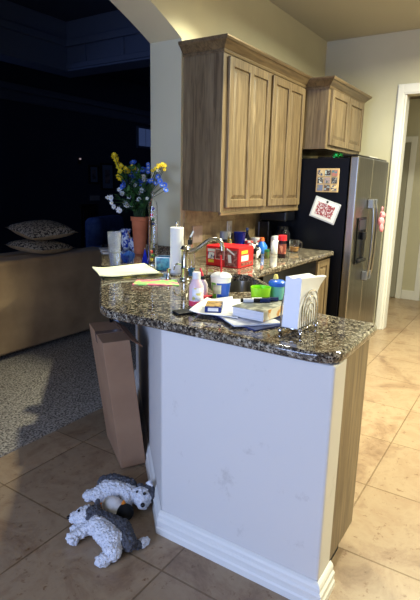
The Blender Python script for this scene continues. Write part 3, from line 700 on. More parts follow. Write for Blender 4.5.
def petal_flower(c, r_, n, tilt, bm, cup=.35):
    ax = (Vector(tilt)).normalized(); u_ = ax.orthogonal().normalized(); w_ = ax.cross(u_)
    ctr = Vector(c)
    for k in range(n):
        a = 2 * math.pi * k / n + random.random() * .3; d_ = u_ * math.cos(a) + w_ * math.sin(a); s_ = ax.cross(d_)
        p0 = ctr; p1 = ctr + d_ * r_ * .55 + s_ * r_ * .38 + ax * r_ * cup * .4; p2 = ctr + d_ * r_ + ax * r_ * cup; p3 = ctr + d_ * r_ * .55 - s_ * r_ * .38 + ax * r_ * cup * .4
        q = [bm.verts.new(p) for p in (p0, p1, p2, p3)]; q2 = [bm.verts.new(p - ax * .0012) for p in (p0, p1, p2, p3)]
        bm.faces.new(q); bm.faces.new(q2[::-1])
        for i in range(4): bm.faces.new((q[i], q2[i], q2[(i + 1) % 4], q[(i + 1) % 4]))
mats3 = {'yellow_blossom': mat('yellow_petal', (244, 224, 44), .6, col2=(232, 196, 20), scale=40), 'blue_blossom': mat('blue_petal', (96, 140, 236), .6, col2=(60, 96, 200), scale=40), 'white_blossom': mat('white_petal', (244, 246, 250), .6)}
STEM = mat('flower_stem', (38, 70, 34), .6); LEAF = mat('dark_leaf', (40, 82, 44), .55, col2=(66, 112, 58), scale=30)
cent = mat('flower_centre', (236, 220, 120), .7)
for nm, lst, r_, n in (('yellow_blossom', YL, .024, 6), ('blue_blossom', BLU, .028, 9), ('white_blossom', WHI, .022, 7)):
    for p in lst:
        p = Vector(p) - OB; out = Vector((p.x, p.y, .05)); face = Vector((-.7, -.55, .35)) + out * 1.2 + Vector([random.uniform(-.5, .5) for _ in range(3)])
        rr_ = r_ * (.68 if p.x < -.05 and p.y < -.10 else 1) ; bm = new(); petal_flower(p, rr_ * random.uniform(.8, 1.15), n, face, bm); petal_flower(p + face.normalized() * .004, rr_ * .65, n - 1, face, bm, .8)
        o = obj(nm, bm, mats3[nm], bq)
        obj('flower_centre', sphere(p + face.normalized() * .006, .0045, None, 8), cent, o)
        base = Vector((random.uniform(-.02, .02), random.uniform(-.02, .02), .03)); mid = Vector((p.x * .35, p.y * .35, .28 + p.z * .15))
        obj('stem', tube(smoothpts([base, Vector((base.x * 1.2 + p.x * .08, base.y * 1.2 + p.y * .08, .20)), mid, p - face.normalized() * .004], 4), .0018, 5), STEM, bq)
def leaf(c, d_, ln, wd, bm):
    d_ = Vector(d_).normalized(); s_ = d_.cross(Vector((random.uniform(-.3, .3), random.uniform(-.3, .3), 1))).normalized(); nn = s_.cross(d_)
    L0 = [bm.verts.new(Vector(c) + d_ * ln * t_ + nn * ln * .18 * math.sin(t_ * 2.6)) for t_ in (0, .33, .66, 1)]
    for sg in (1, -1):
        e1 = bm.verts.new(L0[1].co + s_ * wd * sg); e2 = bm.verts.new(L0[2].co + s_ * wd * .8 * sg)
        bm.faces.new((L0[0], L0[1], e1)); bm.faces.new((L0[1], L0[2], e2, e1)); bm.faces.new((L0[2], L0[3], e2))
for k in range(99):
    a = random.uniform(0, 6.28); rr = random.uniform(.02, .16); h = random.uniform(.24, .56)
    rr *= min(1, (h - .20) / .22 + .25)
    bm = new(); c0 = Vector((rr * math.cos(a), rr * math.sin(a), h))
    for q in range(5): leaf(c0 + Vector([random.uniform(-.015, .015) for _ in range(3)]), (math.cos(a) + random.uniform(-.9, .9), math.sin(a) + random.uniform(-.9, .9), random.uniform(-.3, .8)), random.uniform(.04, .075), random.uniform(.008, .014), bm)
    obj('leaf', bm, LEAF, bq)
# blue/white bowl & pitcher
BW = mat('blue_white_glaze', (232, 236, 244), .15, col2=(40, 70, 170), scale=55, detail=1, lo=.50, hi=.54)
bw = thing('sugar_bowl', 'small blue and white patterned ceramic bowl before the terracotta pot', 'bowl', (2.86, 2.535, Z))
obj('bowl_body', closed_lathe([(.030, 0), (.032, .008), (.052, .04), (.055, .085), (.060, .09), (.058, .094), (.050, .088), (.046, .04), (.02, .014)]), BW, bw, True)
pt = thing('cream_pitcher', 'blue and white ceramic pitcher behind the patterned bowl', 'pitcher', (2.90, 2.66, Z))
obj('pitcher_body', closed_lathe([(.030, 0), (.045, .04), (.040, .085), (.032, .11), (.044, .150), (.041, .150), (.029, .11), (.036, .08), (.02, .012)]), BW, pt, True)
obj('handle', tube(smoothpts([(-.02, .035, .13), (-.03, .07, .12), (-.03, .07, .07), (-.02, .04, .05)], 5), .006), BW, pt, True)
for k, (dx, dy, lb) in enumerate(((.012, -.01, 'tan wooden stick standing rightmost in the patterned bowl'), (-.012, .012, 'tan wooden stick standing leftmost in the patterned bowl'), (.0, .0, 'tan wooden stick in the middle of the patterned bowl'))):
    o = obj('wooden_stick', tube([(0, 0, 0), (dx * 1.6, dy * 2.4, .125)], .0045, 8), mat('stick_wood', (200, 150, 110), .6), None, True, loc=(2.86 + dx, 2.535 + dy, Z + .018)); tag(o, lb, 'stick')
# Galileo thermometer
gt = thing('galileo_thermometer', 'tall glass tube thermometer with coloured floating balls in front of the jamb', 'thermometer', (2.37, 1.955, Z))
obj('glass_tube', closed_lathe([(.026, .018), (.029, .022), (.029, .36), (.026, .385), (.010, .405), (.006, .43), (.010, .445), (.0015, .455), (.0005, .452), (.007, .443), (.003, .43), (.008, .407), (.0235, .386), (.0265, .36), (.0265, .024), (.024, .021)]), GLASS, gt, True)
obj('base', lathe([(.036, 0), (.036, .010), (.030, .018)]), CHROME, gt, True)
for k, (z_, c) in enumerate(((.335, (70, 70, 140)), (.30, (170, 50, 90)), (.27, (40, 90, 80)), (.075, (200, 50, 50)), (.05, (60, 140, 70)), (.028, (220, 190, 60)), (.245, (30, 50, 120)))):
    b_ = obj('floating_ball', sphere((.008 * (-1) ** k, .004, z_ + .012), .0105), solid('ball_%d' % k, c, .1), gt, True)
    obj('brass_tag', lathe([(.004, -.006), (.004, -.001)], 10, None, (.008 * (-1) ** k, .004, z_)), mat('gold_tag', (210, 180, 90), .2, 1.0), b_)
# blue glass pyramid, crumpled blue glass, cube
pyb = thing('blue_pyramid', 'small cobalt blue glass cone beside the glass thermometer', 'ornament', (2.37, 2.02, Z))
obj('cone', lathe([(.030, 0), (.030, .006), (.002, .098)], 4), solid('cobalt_glass', (18, 34, 150), .08), pyb, False)
obj('silver_tip', sphere((0, 0, .100), .005), CHROME, pyb, True)
cr = thing('blue_glass_dish', 'crumpled blue glass dish right of the tumbler', 'dish', (2.36, 2.16, Z))
bm = new(); rows = []
for q, (r_, z_) in enumerate(((.018, 0), (.030, .012), (.040, .035), (.044, .058), (.041, .058), (.036, .035), (.016, .006))):
    rows.append([bm.verts.new(((r_ + (.008 * math.sin(5 * a) if 0 < q < 6 else 0)) * math.cos(a), (r_ + (.008 * math.sin(5 * a) if 0 < q < 6 else 0)) * math.sin(a), z_ + (.012 * math.sin(3 * a) if 2 <= q <= 5 else 0))) for a in [2 * math.pi * k / 30 for k in range(30)]])
for a, b_ in zip(rows, rows[1:]):
    for k in range(30): bm.faces.new((a[k], a[(k + 1) % 30], b_[(k + 1) % 30], b_[k]))
bm.faces.new(rows[0][::-1]); bm.faces.new(rows[-1])
obj('fluted_bowl', bm, mat('sapphire_glass', (70, 120, 210), .05, trans=.7), cr, True)
cu = thing('candle_cube', 'square blue mosaic glass candle holder beside the paper towels', 'candle holder', (2.285, 1.80, Z), R(28))
TL = mat('teal_mosaic', (20, 70, 110), .15, col2=(60, 150, 170), scale=40, detail=3); TLd = mat('navy_mosaic', (16, 24, 72), .15, col2=(60, 80, 140), scale=60, lo=.5, hi=.6)
s_ = .042; hh = .078
for (x0, x1, y0, y1, mm) in ((-s_, -s_ + .004, -s_, s_, TL), (s_ - .004, s_, -s_, s_, TL), (-s_ + .0041, s_ - .0041, -s_, -s_ + .004, TLd), (-s_ + .0041, s_ - .0041, s_ - .004, s_, TLd)):
    obj('glass_panel', box(x0, x1, y0, y1, .004, hh), mm, cu)
bm = new()
for x in (-s_, s_):
    for y in (-s_, s_): bx(bm, x - .003, x + .003, y - .003, y + .003, .0, hh + .002)
for x in (-s_, s_): bx(bm, x - .003, x + .003, -s_, s_, hh - .001, hh + .004)
for y in (-s_, s_): bx(bm, -s_, s_, y - .003, y + .003, hh - .001, hh + .004)
obj('metal_frame', bm, mat('grey_frame', (150, 156, 150), .3, .8), cu); obj('base_plate', box(-s_ + .004, s_ - .004, -s_ + .004, s_ - .004, .0, .003), TLd, cu)
obj('candle', lathe([(.028, .004), (.028, .045), (.024, .047)]), solid('blue_wax', (60, 110, 160), .5), cu, True)
# paper towels
pt = thing('paper_towel_holder', 'white paper towel roll upright on its stand left of the faucet', 'paper towels', (2.205, 1.648, Z))
obj('base', lathe([(.056, 0), (.058, .006), (.050, .010)]), NICKEL, pt, True)
obj('towel_roll', closed_lathe([(.036, .012), (.037, .014), (.037, .262), (.035, .264), (.016, .264), (.016, .245)], 40), PAPER, pt, True)
obj('rod', lathe([(.005, .246), (.005, .275), (.008, .278), (.010, .287), (.007, .295), (.002, .297)], 14), NICKEL, pt, True)
# faucet
fa = thing('kitchen_faucet', 'satin nickel arched faucet behind the sink', 'faucet', (2.10, 1.515, Z), 0)
obj('base_ring', lathe([(.030, 0), (.030, .006), (.024, .014)]), NICKEL, fa, True)
obj('body', lathe([(.021, .012), (.019, .06), (.022, .065), (.019, .07), (.020, .15), (.025, .165), (.018, .18), (.006, .187)]), NICKEL, fa, True)
d_ = Vector((.72, -.69, 0)) 
D_ = Vector((.60, -.80, 0)).normalized()
obj('spout', tube(smoothpts([Vector((0, 0, .150)), D_ * .03 + Vector((0, 0, .152)), D_ * .062 + Vector((0, 0, .166)), D_ * .095 + Vector((0, 0, .190)), D_ * .125 + Vector((0, 0, .212)), D_ * .160 + Vector((0, 0, .219)), D_ * .187 + Vector((0, 0, .205)), D_ * .195 + Vector((0, 0, .175))], 6), [.014] * 12 + [.0115] * 31, 12), NICKEL, fa, True)
obj('spout_tip', lathe([(.010, -.012), (.014, -.010), (.014, .010)], 14, None, D_ * .195 + Vector((0, 0, .170))), NICKEL, fa, True)
obj('lever', tube(smoothpts([(0, .01, .075), (-.012, .035, .085), (-.022, .05, .075), (-.026, .055, .05)], 6), .005, 8), NICKEL, fa, True)
obj('side_sprayer', lathe([(.015, 0), (.015, .01), (.008, .02), (.009, .04), (.012, .055), (.005, .06)], 16, None, (-.03, .085, 0)), NICKEL, fa, True)
# soap bottle
sp = thing('dish_soap_bottle', 'clear pump bottle with blue liquid at the base, behind the faucet', 'bottle', (2.215, 1.565, Z))
obj('bottle', closed_lathe([(.026, 0), (.029, .005), (.029, .12), (.012, .16), (.012, .175), (.010, .175), (.010, .16), (.027, .118), (.027, .006)]), GLASS, sp, True)
obj('liquid', closed_lathe([(.0265, .004), (.0268, .05)]), solid('blue_soap', (20, 110, 170), .1), sp, True)
obj('pump', lathe([(.013, .176), (.013, .20), (.005, .202), (.005, .215)], 14), BLACKM, sp, True)
obj('nozzle', tube([(0, 0, .213), (.01, .0, .222), (.028, -.002, .245)], .005, 8), solid('grey_nozzle', (150, 160, 180), .4), sp, True)
# outlets
def outlet(x, z_, label):
    o = thing('outlet_plate', label, 'outlet', (x, YW - .013, z_)); PL = mat('outlet_plate_taupe', (196, 170, 156), .4)
    obj('plate', box(-.058, .058, -.006, 0, -.058, .058), PL, o, bevel=.003)
    for dx in (-.025, .025):
        obj('receptacle', box(dx - .015, dx + .015, -.009, -.0065, -.03, .03), PL, o, bevel=.003)
outlet(2.86, 1.075, 'double taupe outlet plate on the backsplash left of the red carton'); 
def plate1(x, z_, label):
    o = thing('outlet_plate', label, 'outlet', (x, YW - .013, z_)); PL = mat('outlet_plate_pale', (206, 200, 200), .4)
    obj('plate', box(-.036, .036, -.006, 0, -.058, .058), PL, o, bevel=.003)
    for dz_ in (-.02, .02): obj('receptacle', lathe([(.015, 0), (.015, .003)], 16), PL, o, True, loc=(0, -.0062, dz_), rot=(R(90), 0, 0))
plate1(3.29, 1.09, 'pale outlet plate on the backsplash above the red carton'); plate1(3.81, 1.06, 'pale outlet plate nearest the coffee maker')
# red soda carton
rc = thing('soda_carton', 'red twelve-pack soda carton with printed side, on the back worktop', 'carton', (2.605, 1.478, Z))
RED = solid('carton_red', (214, 26, 34), .35)
obj('box_body', box(0, .19, 0, .238, 0, .127), RED, rc, bevel=.004)
lab = []
def panel(x, y0, y1, z0, z1, m, k=.0012, nm='label'): obj(nm, box(-k, -k + .001, y0, y1, z0, z1), m, rc)
BR = mat('carton_maroon_print', (120, 44, 40), .4, col2=(168, 110, 96), scale=60, detail=2, lo=.45, hi=.6); WH = solid('label_white', (236, 232, 226), .4); YE = solid('label_yellow', (232, 208, 60), .4); BU = solid('label_blue', (70, 120, 180), .4)
obj('label', box(-.0021, -.0008, .172, .224, .090, .108), WH, rc); obj('label', box(-.0021, -.0008, .175, .222, .045, .086), mat('label_mixed', (236, 236, 236), .4, col2=(30, 70, 120), scale=45, lo=.48, hi=.54), rc); obj('label', box(-.0021, -.0008, .178, .220, .022, .040), YE, rc)
obj('label', box(-.0016, -.0006, .102, .166, .045, .110), WH, rc); obj('label', box(-.0026, -.0017, .105, .163, .048, .107), BR, rc)
obj('label', box(-.0021, -.0008, .012, .098, .008, .108), BR, rc); obj('label', hexa(Vector((-.0032, .086, .112)), Vector((.0008, 0, 0)), Vector((0, -.056, -.034)), Vector((0, 0, .010))), WH, rc)
obj('label', hexa(Vector((-.0032, .070, .030)), Vector((.0008, 0, 0)), Vector((0, -.022, 0)), Vector((0, .006, .05))), WH, rc)
obj('label', box(.03, .11, -.0021, -.0008, .085, .105), YE, rc); obj('label', box(.03, .12, -.0021, -.0008, .04, .075), WH, rc); obj('label', box(.03, .17, -.0016, -.0006, .012, .032), BR, rc)
obj('top_opening', box(.03, .16, .03, .20, .1245, .1256), mat('carton_top_print', (214, 60, 50), .4, col2=(230, 170, 130), scale=24), rc)
# back-run bottles and jars
def bottle(name, label, cat, loc, prof, m, cap=None, capm=None, lab=None, labm=None, seg=20, sx=1, sy=1, rz=0):
    o = thing(name, label, cat, (loc[0], loc[1], Z), rz); obj('body', lathe(prof, seg, sx=sx, sy=sy), m, o, True)
    if cap: obj('cap', lathe(cap, seg), capm, o, True)
    if lab: r_, z0, z1 = lab; obj('label', lathe([(r_, z0), (r_, z1)], seg, sx=sx, sy=sy, cap=False), labm, o, True)
    return o
bottle('spice_jar', 'dark spice bottle with a tall red cap near the end of the worktop', 'spice bottle', (3.235, 1.485), [(.028, 0), (.030, .004), (.030, .11), (.024, .122)], solid('dark_spice', (38, 20, 28), .15), [(.026, .122), (.031, .125), (.031, .158), (.027, .161)], solid('red_cap', (210, 34, 44), .35), (.0305, .03, .100), mat('spice_label', (120, 52, 42), .5, col2=(200, 130, 100), scale=50, lo=.5, hi=.62))
mg = thing('glass_mug', 'clear glass mug with a little coffee left near the fridge', 'mug', (3.60, 1.548, Z))
obj('mug_body', closed_lathe([(.030, 0), (.036, .006), (.042, .095), (.040, .095), (.034, .008)]), GLASS, mg, True)
obj('coffee', closed_lathe([(.0335, .0085), (.0365, .042)]), solid('milky_coffee', (176, 128, 70), .1), mg, True)
obj('handle', tube(smoothpts([(.030, -.025, .08), (.045, -.04, .07), (.045, -.04, .03), (.028, -.024, .02)], 5), .005), GLASS, mg, True)
WHP = solid('milk_white', (232, 234, 232), .3)
bottle('flip_top_bottle', 'white flip-top bottle with pale cap, left of the spice bottle', 'bottle', (3.40, 1.62), [(.026, 0), (.028, .004), (.026, .085), (.016, .100)], WHP, [(.015, .100), (.015, .118), (.008, .12)], solid('pale_cap', (214, 220, 224), .3))
bottle('detergent_bottle', 'bright blue squat bottle with an orange cap behind the worktop clutter', 'bottle', (3.36, 1.71), [(.036, 0), (.042, .01), (.042, .055), (.018, .090)], solid('sky_blue_plastic', (46, 116, 216), .3), [(.017, .090), (.019, .093), (.016, .118), (.010, .120)], solid('orange_cap', (240, 118, 56), .35), sx=1.1)
bottle('glass_shaker', 'small glass shaker with green lid in front of the white bottle', 'jar', (3.14, 1.555), [(.018, 0), (.020, .004), (.018, .046)], mat('herb_glass', (120, 110, 60), .1, col2=(60, 110, 70), scale=60), [(.019, .046), (.019, .060), (.014, .063)], solid('green_lid', (30, 96, 60), .4))
# cow-spotted jar
cwj = thing('cow_figurine', 'small ceramic cow figurine, white with black patches, right of the red carton', 'figurine', (3.09, 1.615, Z))
CW = mat('cow_patches', (236, 236, 234), .25, col2=(14, 14, 18), scale=26, detail=0, lo=.46, hi=.49)
bm = new(); sphere((0, 0, .046), .040, bm, 20, (1, .85, 1)); sphere((-.024, .008, .080), .022, bm, 16, (1.1, .9, .9)); sphere((-.042, .012, .074), .013, bm, 12)
for dy in (-.018, .018): sphere((-.018, .008 + dy * 1.2, .100), .009, bm, 10, (.6, 1.2, .8))
for dx in (-.02, .02):
    for dy in (-.018, .018): lathe([(.011, 0), (.011, .03)], 12, bm, (dx, dy, 0))
co = obj('cow_body', bm, CW, cwj, True); md = co.modifiers.new('r', 'REMESH'); md.mode = 'VOXEL'; md.voxel_size = .0035; md.use_smooth_shade = True
for dy in (-.006, .010): obj('nostril', sphere((-.055, .012 + dy, .074), .0022, None, 8), EYE, cwj)
# items by the wall
bottle('pepper_grinder', 'black-lidded glass grinder standing against the backsplash', 'grinder', (3.09, 1.885), [(.026, 0), (.026, .11), (.024, .115)], solid('dark_glass', (16, 16, 22), .1), [(.030, .115), (.030, .150), (.026, .172)], solid('grey_lid', (120, 126, 136), .3), (.0268, .07, .108), BLACKM)
bottle('squeeze_bottle', 'slim yellow, blue and white bottle beside the black grinder', 'bottle', (3.18, 1.888), [(.019, 0), (.021, .02), (.018, .09), (.008, .12)], mat('mustard_label', (226, 200, 70), .4, col2=(40, 80, 150), scale=40, lo=.5, hi=.56), [(.009, .12), (.006, .155)], WHP)
bottle('blue_tumbler', 'cobalt blue plastic cup against the backsplash', 'cup', (3.335, 1.89), [(.034, 0), (.047, .148), (.049, .150), (.046, .148), (.032, .01)], solid('cobalt_plastic', (18, 34, 140), .2))
bottle('oil_bottle', 'slender dark bottle right of the cobalt cup', 'bottle', (3.47, 1.90), [(.026, 0), (.028, .005), (.028, .09), (.011, .125), (.011, .155)], solid('dark_bottle', (24, 26, 50), .1), [(.012, .155), (.012, .175)], solid('navy_cap', (60, 80, 130), .4), (.0285, .02, .08), solid('gold_label', (170, 140, 80), .5))
bottle('tin_can', 'short red and white tin behind the cow figurine', 'tin', (3.36, 1.82), [(.034, 0), (.034, .085), (.031, .087)], mat('tin_print', (200, 40, 46), .3, col2=(236, 232, 230), scale=34, lo=.48, hi=.55))
bottle('plastic_tub', 'pale lidded tub left of the blue squat bottle', 'tub', (3.52, 1.84), [(.040, 0), (.045, .085), (.047, .087), (.047, .098)], mat('tub_print', (230, 230, 226), .3, col2=(176, 60, 60), scale=26, lo=.52, hi=.6))
bottle('jam_jar', 'dark red jar between the cobalt cup and the slender bottle', 'jar', (3.415, 1.90), [(.026, 0), (.028, .004), (.028, .07), (.024, .078)], solid('dark_red_jam', (90, 14, 26), .1), [(.026, .078), (.026, .092)], WHP)
bottle('white_canister', 'white canister with rounded lid in front of the far outlet plate', 'canister', (3.60, 1.70), [(.045, 0), (.048, .006), (.048, .10), (.040, .112), (.012, .118)], WHP)
# coffee maker
cm = thing('coffee_maker', 'black coffee maker in the dark corner beside the fridge', 'coffee maker', (3.80, 1.80, Z), 0)
obj('base', box(-.09, .09, -.14, .12, 0, .035), BLACK, cm, bevel=.01, seg=3)
obj('column', box(-.09, .09, .03, .12, .0355, .22), BLACK, cm, bevel=.01, seg=3)
obj('brew_head', box(-.09, .09, -.12, .12, .2205, .305), BLACK, cm, bevel=.015, seg=3)
cf = obj('carafe', closed_lathe([(.045, .037), (.065, .06), (.062, .12), (.042, .155), (.046, .175), (.043, .175), (.038, .155), (.058, .12), (.060, .062), (.04, .042)]), mat('smoked_glass', (60, 62, 70), .03, trans=.8), cm, True, loc=(0, -.055, 0))
obj('carafe_handle', tube(smoothpts([(-.04, -.03, .16), (-.085, -.05, .155), (-.09, -.05, .09), (-.058, -.03, .075)], 5), .009), BLACK, cf, True)
# straw cup
cp_ = thing('straw_cup', 'white, blue and green paper drink cup with a red straw', 'cup', (1.832, 1.125, Z))
CB = nodes('cup_print', .4)[0]; nt = CB.node_tree; b = nt.nodes['Principled BSDF']; tc = [n for n in nt.nodes if n.type == 'TEX_COORD'][0]
sx_ = nt.nodes.new('ShaderNodeSeparateXYZ'); nt.links.new(tc.outputs['Object'], sx_.inputs[0])
at = nt.nodes.new('ShaderNodeMath'); at.operation = 'ARCTAN2'; nt.links.new(sx_.outputs[1], at.inputs[0]); nt.links.new(sx_.outputs[0], at.inputs[1])
md_ = nt.nodes.new('ShaderNodeMath'); md_.operation = 'MODULO'; ad = nt.nodes.new('ShaderNodeMath'); ad.operation = 'ADD'; ad.inputs[1].default_value = 6.2832 + 3.6 - .55; nt.links.new(at.outputs[0], ad.inputs[0]); nt.links.new(ad.outputs[0], md_.inputs[0]); md_.inputs[1].default_value = 3.1416
dv = nt.nodes.new('ShaderNodeMath'); dv.operation = 'DIVIDE'; dv.inputs[1].default_value = 3.1416; nt.links.new(md_.outputs[0], dv.inputs[0])
r = ramp(nt, dv.outputs[0], [(0, (28, 84, 190)), (.62, (28, 84, 190)), (.625, (240, 240, 240)), (.67, (110, 196, 60)), (.97, (240, 240, 240))]); r.color_ramp.interpolation = 'CONSTANT'
gz = nt.nodes.new('ShaderNodeMath'); gz.operation = 'GREATER_THAN'; gz.inputs[1].default_value = .078; nt.links.new(sx_.outputs[2], gz.inputs[0])
nt.links.new(mixc(nt, gz.outputs[0], r.outputs[0], L((242, 242, 240))), b.inputs['Base Color'])
obj('cup_body', lathe([(.034, 0), (.035, .003), (.045, .095), (.046, .098)], 32), CB, cp_, True)
obj('cup_label', lathe([(.0405, .03), (.0445, .07)], 32, cap=False), mat('cup_label_cream', (214, 216, 190), .5, col2=(190, 196, 170), scale=30), cp_, True)
lab_o = cp_.children[-1]
bmq = bmesh.new(); bmq.from_mesh(lab_o.data); dele = [f for f in bmq.faces if not (2.75 < (math.atan2(f.calc_center_median().y, f.calc_center_median().x) % 6.283) < 3.75)]
bmesh.ops.delete(bmq, geom=dele, context='FACES'); bmq.to_mesh(lab_o.data); bmq.free()
sm = lab_o.modifiers.new('s', 'SOLIDIFY'); sm.thickness = .001
obj('lid', lathe([(.0475, .0985), (.0475, .104), (.040, .112), (.030, .118), (.012, .121)], 32), WHITE, cp_, True)
obj('straw', tube([(0, 0, .1215), (-.002, .003, .195)], .0042, 10), solid('red_straw', (214, 34, 40), .35), cp_, True)
# pink lotion bottle
PKB = thing('pink_lotion_bottle', 'pale pink lotion bottle with white cap at the sink edge', 'bottle', (1.655, 1.135, Z))
obj('body', closed_lathe([(.026, 0), (.030, .004), (.030, .085), (.018, .112), (.015, .116)]), mat('pale_pink_bottle', (240, 206, 212), .3), PKB, True)
obj('liquid', closed_lathe([(.0305, .004), (.0306, .026)]), solid('pink_liquid', (232, 70, 100), .25), PKB, True)
obj('cap', lathe([(.017, .1165), (.017, .142), (.015, .144)]), WHITE, PKB, True)
o = obj('label', lathe([(.0306, .03), (.0306, .082)], 32, cap=False), mat('lotion_label', (238, 238, 242), .4, col2=(226, 214, 120), scale=34, lo=.56, hi=.62), PKB, True)
bmq = bmesh.new(); bmq.from_mesh(o.data); dele = [f for f in bmq.faces if not (3.2 < (math.atan2(f.calc_center_median().y, f.calc_center_median().x) % 6.283) < 4.9)]
bmesh.ops.delete(bmq, geom=dele, context='FACES'); bmq.to_mesh(o.data); bmq.free(); sm = o.modifiers.new('s', 'SOLIDIFY'); sm.thickness = .0008
# spray / second bottle with red scoop
sb2 = thing('spray_bottle', 'white squeeze bottle with black collar and red nozzle behind the lotion', 'bottle', (1.83, 1.222, Z))
obj('body', lathe([(.022, 0), (.024, .004), (.024, .055), (.012, .078)], 24), mat('spray_body', (236, 222, 224), .3, col2=(226, 120, 130), scale=26, lo=.52, hi=.6), sb2, True)
obj('collar', lathe([(.013, .0785), (.013, .092)], 16), BLACKM, sb2, True); obj('nozzle', tube([(0, 0, .0925), (-.002, .012, .128)], [.006, .004], 10), solid('red_nozzle', (226, 50, 66), .4), sb2, True)
tag(obj('red_cap_wedge', prism([(-.02, -.02), (.045, -.02), (-.02, .03)], 0, .012), solid('red_nozzle', (226, 50, 66), .4), bevel=.003, loc=(1.80, 1.185, Z)), 'flat red plastic scrap at the foot of the squeeze bottle', 'scrap')
# black wallet
tag(obj('black_wallet', prism(rnd_poly([(-.045, -.03), (.045, -.03), (.045, .03), (-.045, .03)], {0: .01, 1: .01, 2: .01, 3: .01}), 0, .009), solid('black_leather', (18, 18, 22), .5), bevel=.003, loc=(1.535, 1.105, Z), rot=(0, 0, R(-30))), 'flat black leather wallet left of the magazines', 'wallet')
# magazines under the book
PRT = mat('magazine_print', (232, 234, 240), .3, col2=(150, 150, 170), scale=9, detail=3, lo=.55, hi=.7)
sheet('magazine', [(1.475, .76), (1.63, .70), (1.80, 1.02), (1.60, 1.09)], Z, .005, mat('magazine_navy', (30, 40, 80), .3, col2=(60, 70, 120), scale=8), 'navy magazine at the bottom of the stack under the book', 'magazine', 0)
sheet('magazine', [(1.455, .835), (1.60, .72), (1.83, 1.03), (1.66, 1.12)], Z + .0055, .005, PRT, 'white glossy magazine directly under the thick book', 'magazine', .003)
sheet('leaflet', [(1.50, 1.06), (1.545, .87), (1.84, 1.07), (1.73, 1.13)], Z + .0125, .003, PAPER, 'white crumpled leaflet under the blue box', 'leaflet', .010)
# camera-like blue box
bb = thing('card_box', 'small blue and gold playing card box on the leaflet', 'card box', (1.59, 1.005, Z + .0185), R(28))
obj('box_body', box(-.05, .05, -.032, .032, 0, .022), solid('royal_blue_card', (26, 48, 120), .35), bb, bevel=.002)
obj('top_panel', box(-.047, .047, -.030, .030, .0225, .0235), mat('gold_print', (196, 160, 96), .35, col2=(60, 44, 34), scale=36, lo=.48, hi=.6), bb)
obj('side_label', box(-.0515, -.0505, -.02, .02, .005, .018), WH, bb)
# thick paperback
bk_ = thing('paperback_book', 'thick paperback with grey cover and yellow spine edge beside the napkins', 'book', (1.655, .835, Z + .0155), R(-4))
obj('pages', box(-.095, .095, -.068, .064, .0022, .034), mat('page_edges', (226, 224, 226), .8, col2=(206, 204, 206), scale=80, stretch=(.05, .05, 8)), bk_)
obj('cover', box(-.098, .098, -.070, .067, .0342, .0365), mat('book_cover', (110, 114, 108), .3, col2=(190, 190, 176), scale=24, lo=.46, hi=.62), bk_)
obj('cover', box(-.098, .098, -.070, .067, .0, .002), PAPER, bk_)
obj('spine', box(-.098, .098, -.0725, -.0702, .0, .0365), mat('book_spine', (236, 226, 196), .35, col2=(222, 150, 60), scale=26, lo=.5, hi=.6), bk_)
# markers on the book
mk = thing('marker_pen', 'black capped marker, nearer of two lying on the book', 'marker', (1.665, .868, Z + .0155 + .0365 + .0085), R(-52))
obj('barrel', tube([(-.055, 0, 0), (.02, 0, 0)], .008, 14), BLACK, mk, True); obj('cap', tube([(.0205, 0, 0), (.062, 0, 0)], .0085, 14), solid('blue_black_cap', (20, 36, 80), .25), mk, True)
obj('label', tube([(-.045, 0, 0), (-.005, 0, 0)], .0084, 14, cap=False), solid('silver_label', (206, 208, 212), .3), mk, True)
m2 = dup(mk, (1.70, .850, Z + .0155 + .0365 + .0085), R(-48), 'black capped marker, farther of two lying on the book')
# white oval plate w orange rim peeking behind
ol = thing('oval_lid', 'white lid with orange rim lying behind the book by the sink', 'lid', (1.805, 1.015, Z + .0005))
obj('rim', lathe([(.045, 0), (.050, .003), (.048, .008)], 30), solid('orange_rim', (230, 160, 100), .4), ol, True); obj('lid_top', lathe([(.044, .0085), (.040, .012), (.01, .013)], 30), WHITE, ol, True)
# lime bowl
lb_ = thing('lime_cup', 'lime green plastic cup between the straw cup and the toddler cup', 'cup', (1.905, .965, Z))
obj('cup_body', closed_lathe([(.036, 0), (.038, .003), (.045, .064), (.043, .064), (.036, .006)]), mat('lime_plastic', (150, 222, 40), .3), lb_, True)
# toddler cup
bc_ = thing('toddler_cup', 'teal toddler sipper cup with blue lid and yellow spout', 'cup', (1.985, .925, Z))
obj('cup_body', lathe([(.026, 0), (.030, .003), (.034, .062)], 28), mat('teal_plastic', (110, 190, 180), .25), bc_, True)
obj('lid', lathe([(.037, .0625), (.038, .066), (.038, .078), (.030, .086), (.010, .090)], 28), solid('bright_blue_plastic', (36, 96, 200), .3), bc_, True)
obj('spout', lathe([(.010, .0905), (.012, .093), (.009, .108), (.006, .112)], 12, None, (-.0, .008, 0)), solid('yellow_plastic', (240, 216, 120), .35), bc_, True)
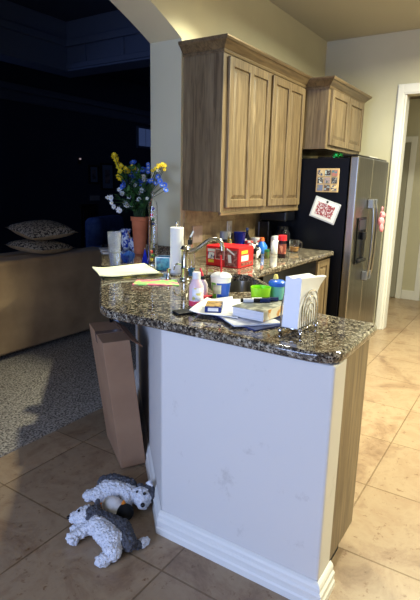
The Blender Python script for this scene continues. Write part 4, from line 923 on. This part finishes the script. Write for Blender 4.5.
# napkin holder
nh = thing('napkin_holder', 'chrome arched-wire napkin holder on ball feet near the counter end', 'napkin holder', (1.582, .648, Z), 0)
o_ = Vector((1.597, .665, 0))
bm = new()
hx, y0, y1 = .070, -.040, .035
def arch(y, hw, h, bm, x=0, r_=.0028):
    tube(smoothpts([(x - hw, y, .024), (x - hw, y, .024 + h * .55), (x - hw * .72, y, .024 + h * .86), (x, y, .024 + h), (x + hw * .72, y, .024 + h * .86), (x + hw, y, .024 + h * .55), (x + hw, y, .024)], 6), r_, 8, bm)
for y in (y0, y1):
    for hw, h in ((.070, .125), (.051, .104), (.032, .080), (.012, .055)): arch(y, hw, h, bm)
obj('arched_wires', bm, CHROME, nh, True)
bm = new()
for y in (y0, y1): tube([(-hx, y, .022), (hx, y, .022)], .0035, 8, bm)
for x in (-hx, hx, 0): tube([(x, y0, .022), (x, y1, .022)], .0035, 8, bm)
obj('bottom_frame', bm, CHROME, nh, True)
for x in (-hx, hx):
    for y in (y0, y1): obj('ball_foot', sphere((x, y, .0095), .0095), CHROME, nh, True)
# napkins: one stack (uncountable sheets)
bm = new(); nx, ny, nz = 10, 14, 8; G = {}
for i in range(nx + 1):
    for j in range(ny + 1):
        for k in range(nz + 1):
            if i in (0, nx) or j in (0, ny) or k in (0, nz):
                u, v_, w_ = i / nx, j / ny, k / nz
                x = -.078 + .156 * u; y = -.030 + .058 * v_; z_ = .0262 + .170 * w_
                fl = max(0, w_ - .55) ** 1.6
                x += .045 * fl * u * 2.0 + .012 * w_; y -= .07 * fl * (1 - v_) * u
                z_ -= .05 * fl * u; z_ += .003 * math.sin(v_ * 9) * (w_ > .9)
                x -= .0006 * math.cos(v_ * 13 * math.pi) * (u < .05)
                G[i, j, k] = bm.verts.new((x, y, z_))
def quad(*ks): bm.faces.new([G[k] for k in ks])
for i in range(nx):
    for j in range(ny):
        for k in (0, nz): quad((i, j, k), (i + 1, j, k), (i + 1, j + 1, k), (i, j + 1, k))
for i in range(nx):
    for k in range(nz):
        for j in (0, ny): quad((i, j, k), (i + 1, j, k), (i + 1, j, k + 1), (i, j, k + 1))
for j in range(ny):
    for k in range(nz):
        for i in (0, nx): quad((i, j, k), (i, j + 1, k), (i, j + 1, k + 1), (i, j, k + 1))
nk = obj('napkin_stack', bm, mat('napkin_white', (240, 240, 242), .85), None, True, loc=(1.582, .648, Z))
tag(nk, 'thick wad of white paper napkins standing in the wire holder', 'napkins')

for nm, gr in (('throw_pillow', 'pillows on the sofa back'), ('outlet_plate', 'outlet plates on the backsplash'), ('marker_pen', 'markers on the paperback'), ('wooden_stick', 'sticks in the patterned bowl'),
               ('picture_frame', 'framed prints on the far wall'), ('husky_plush', 'husky plush toys on the floor'), ('folded_paper', 'white papers at the far left counter edge'), ('magazine', 'magazines under the book')):
    for o in C.objects:
        if o.parent is None and o.name.split('.')[0] == nm: o['group'] = gr
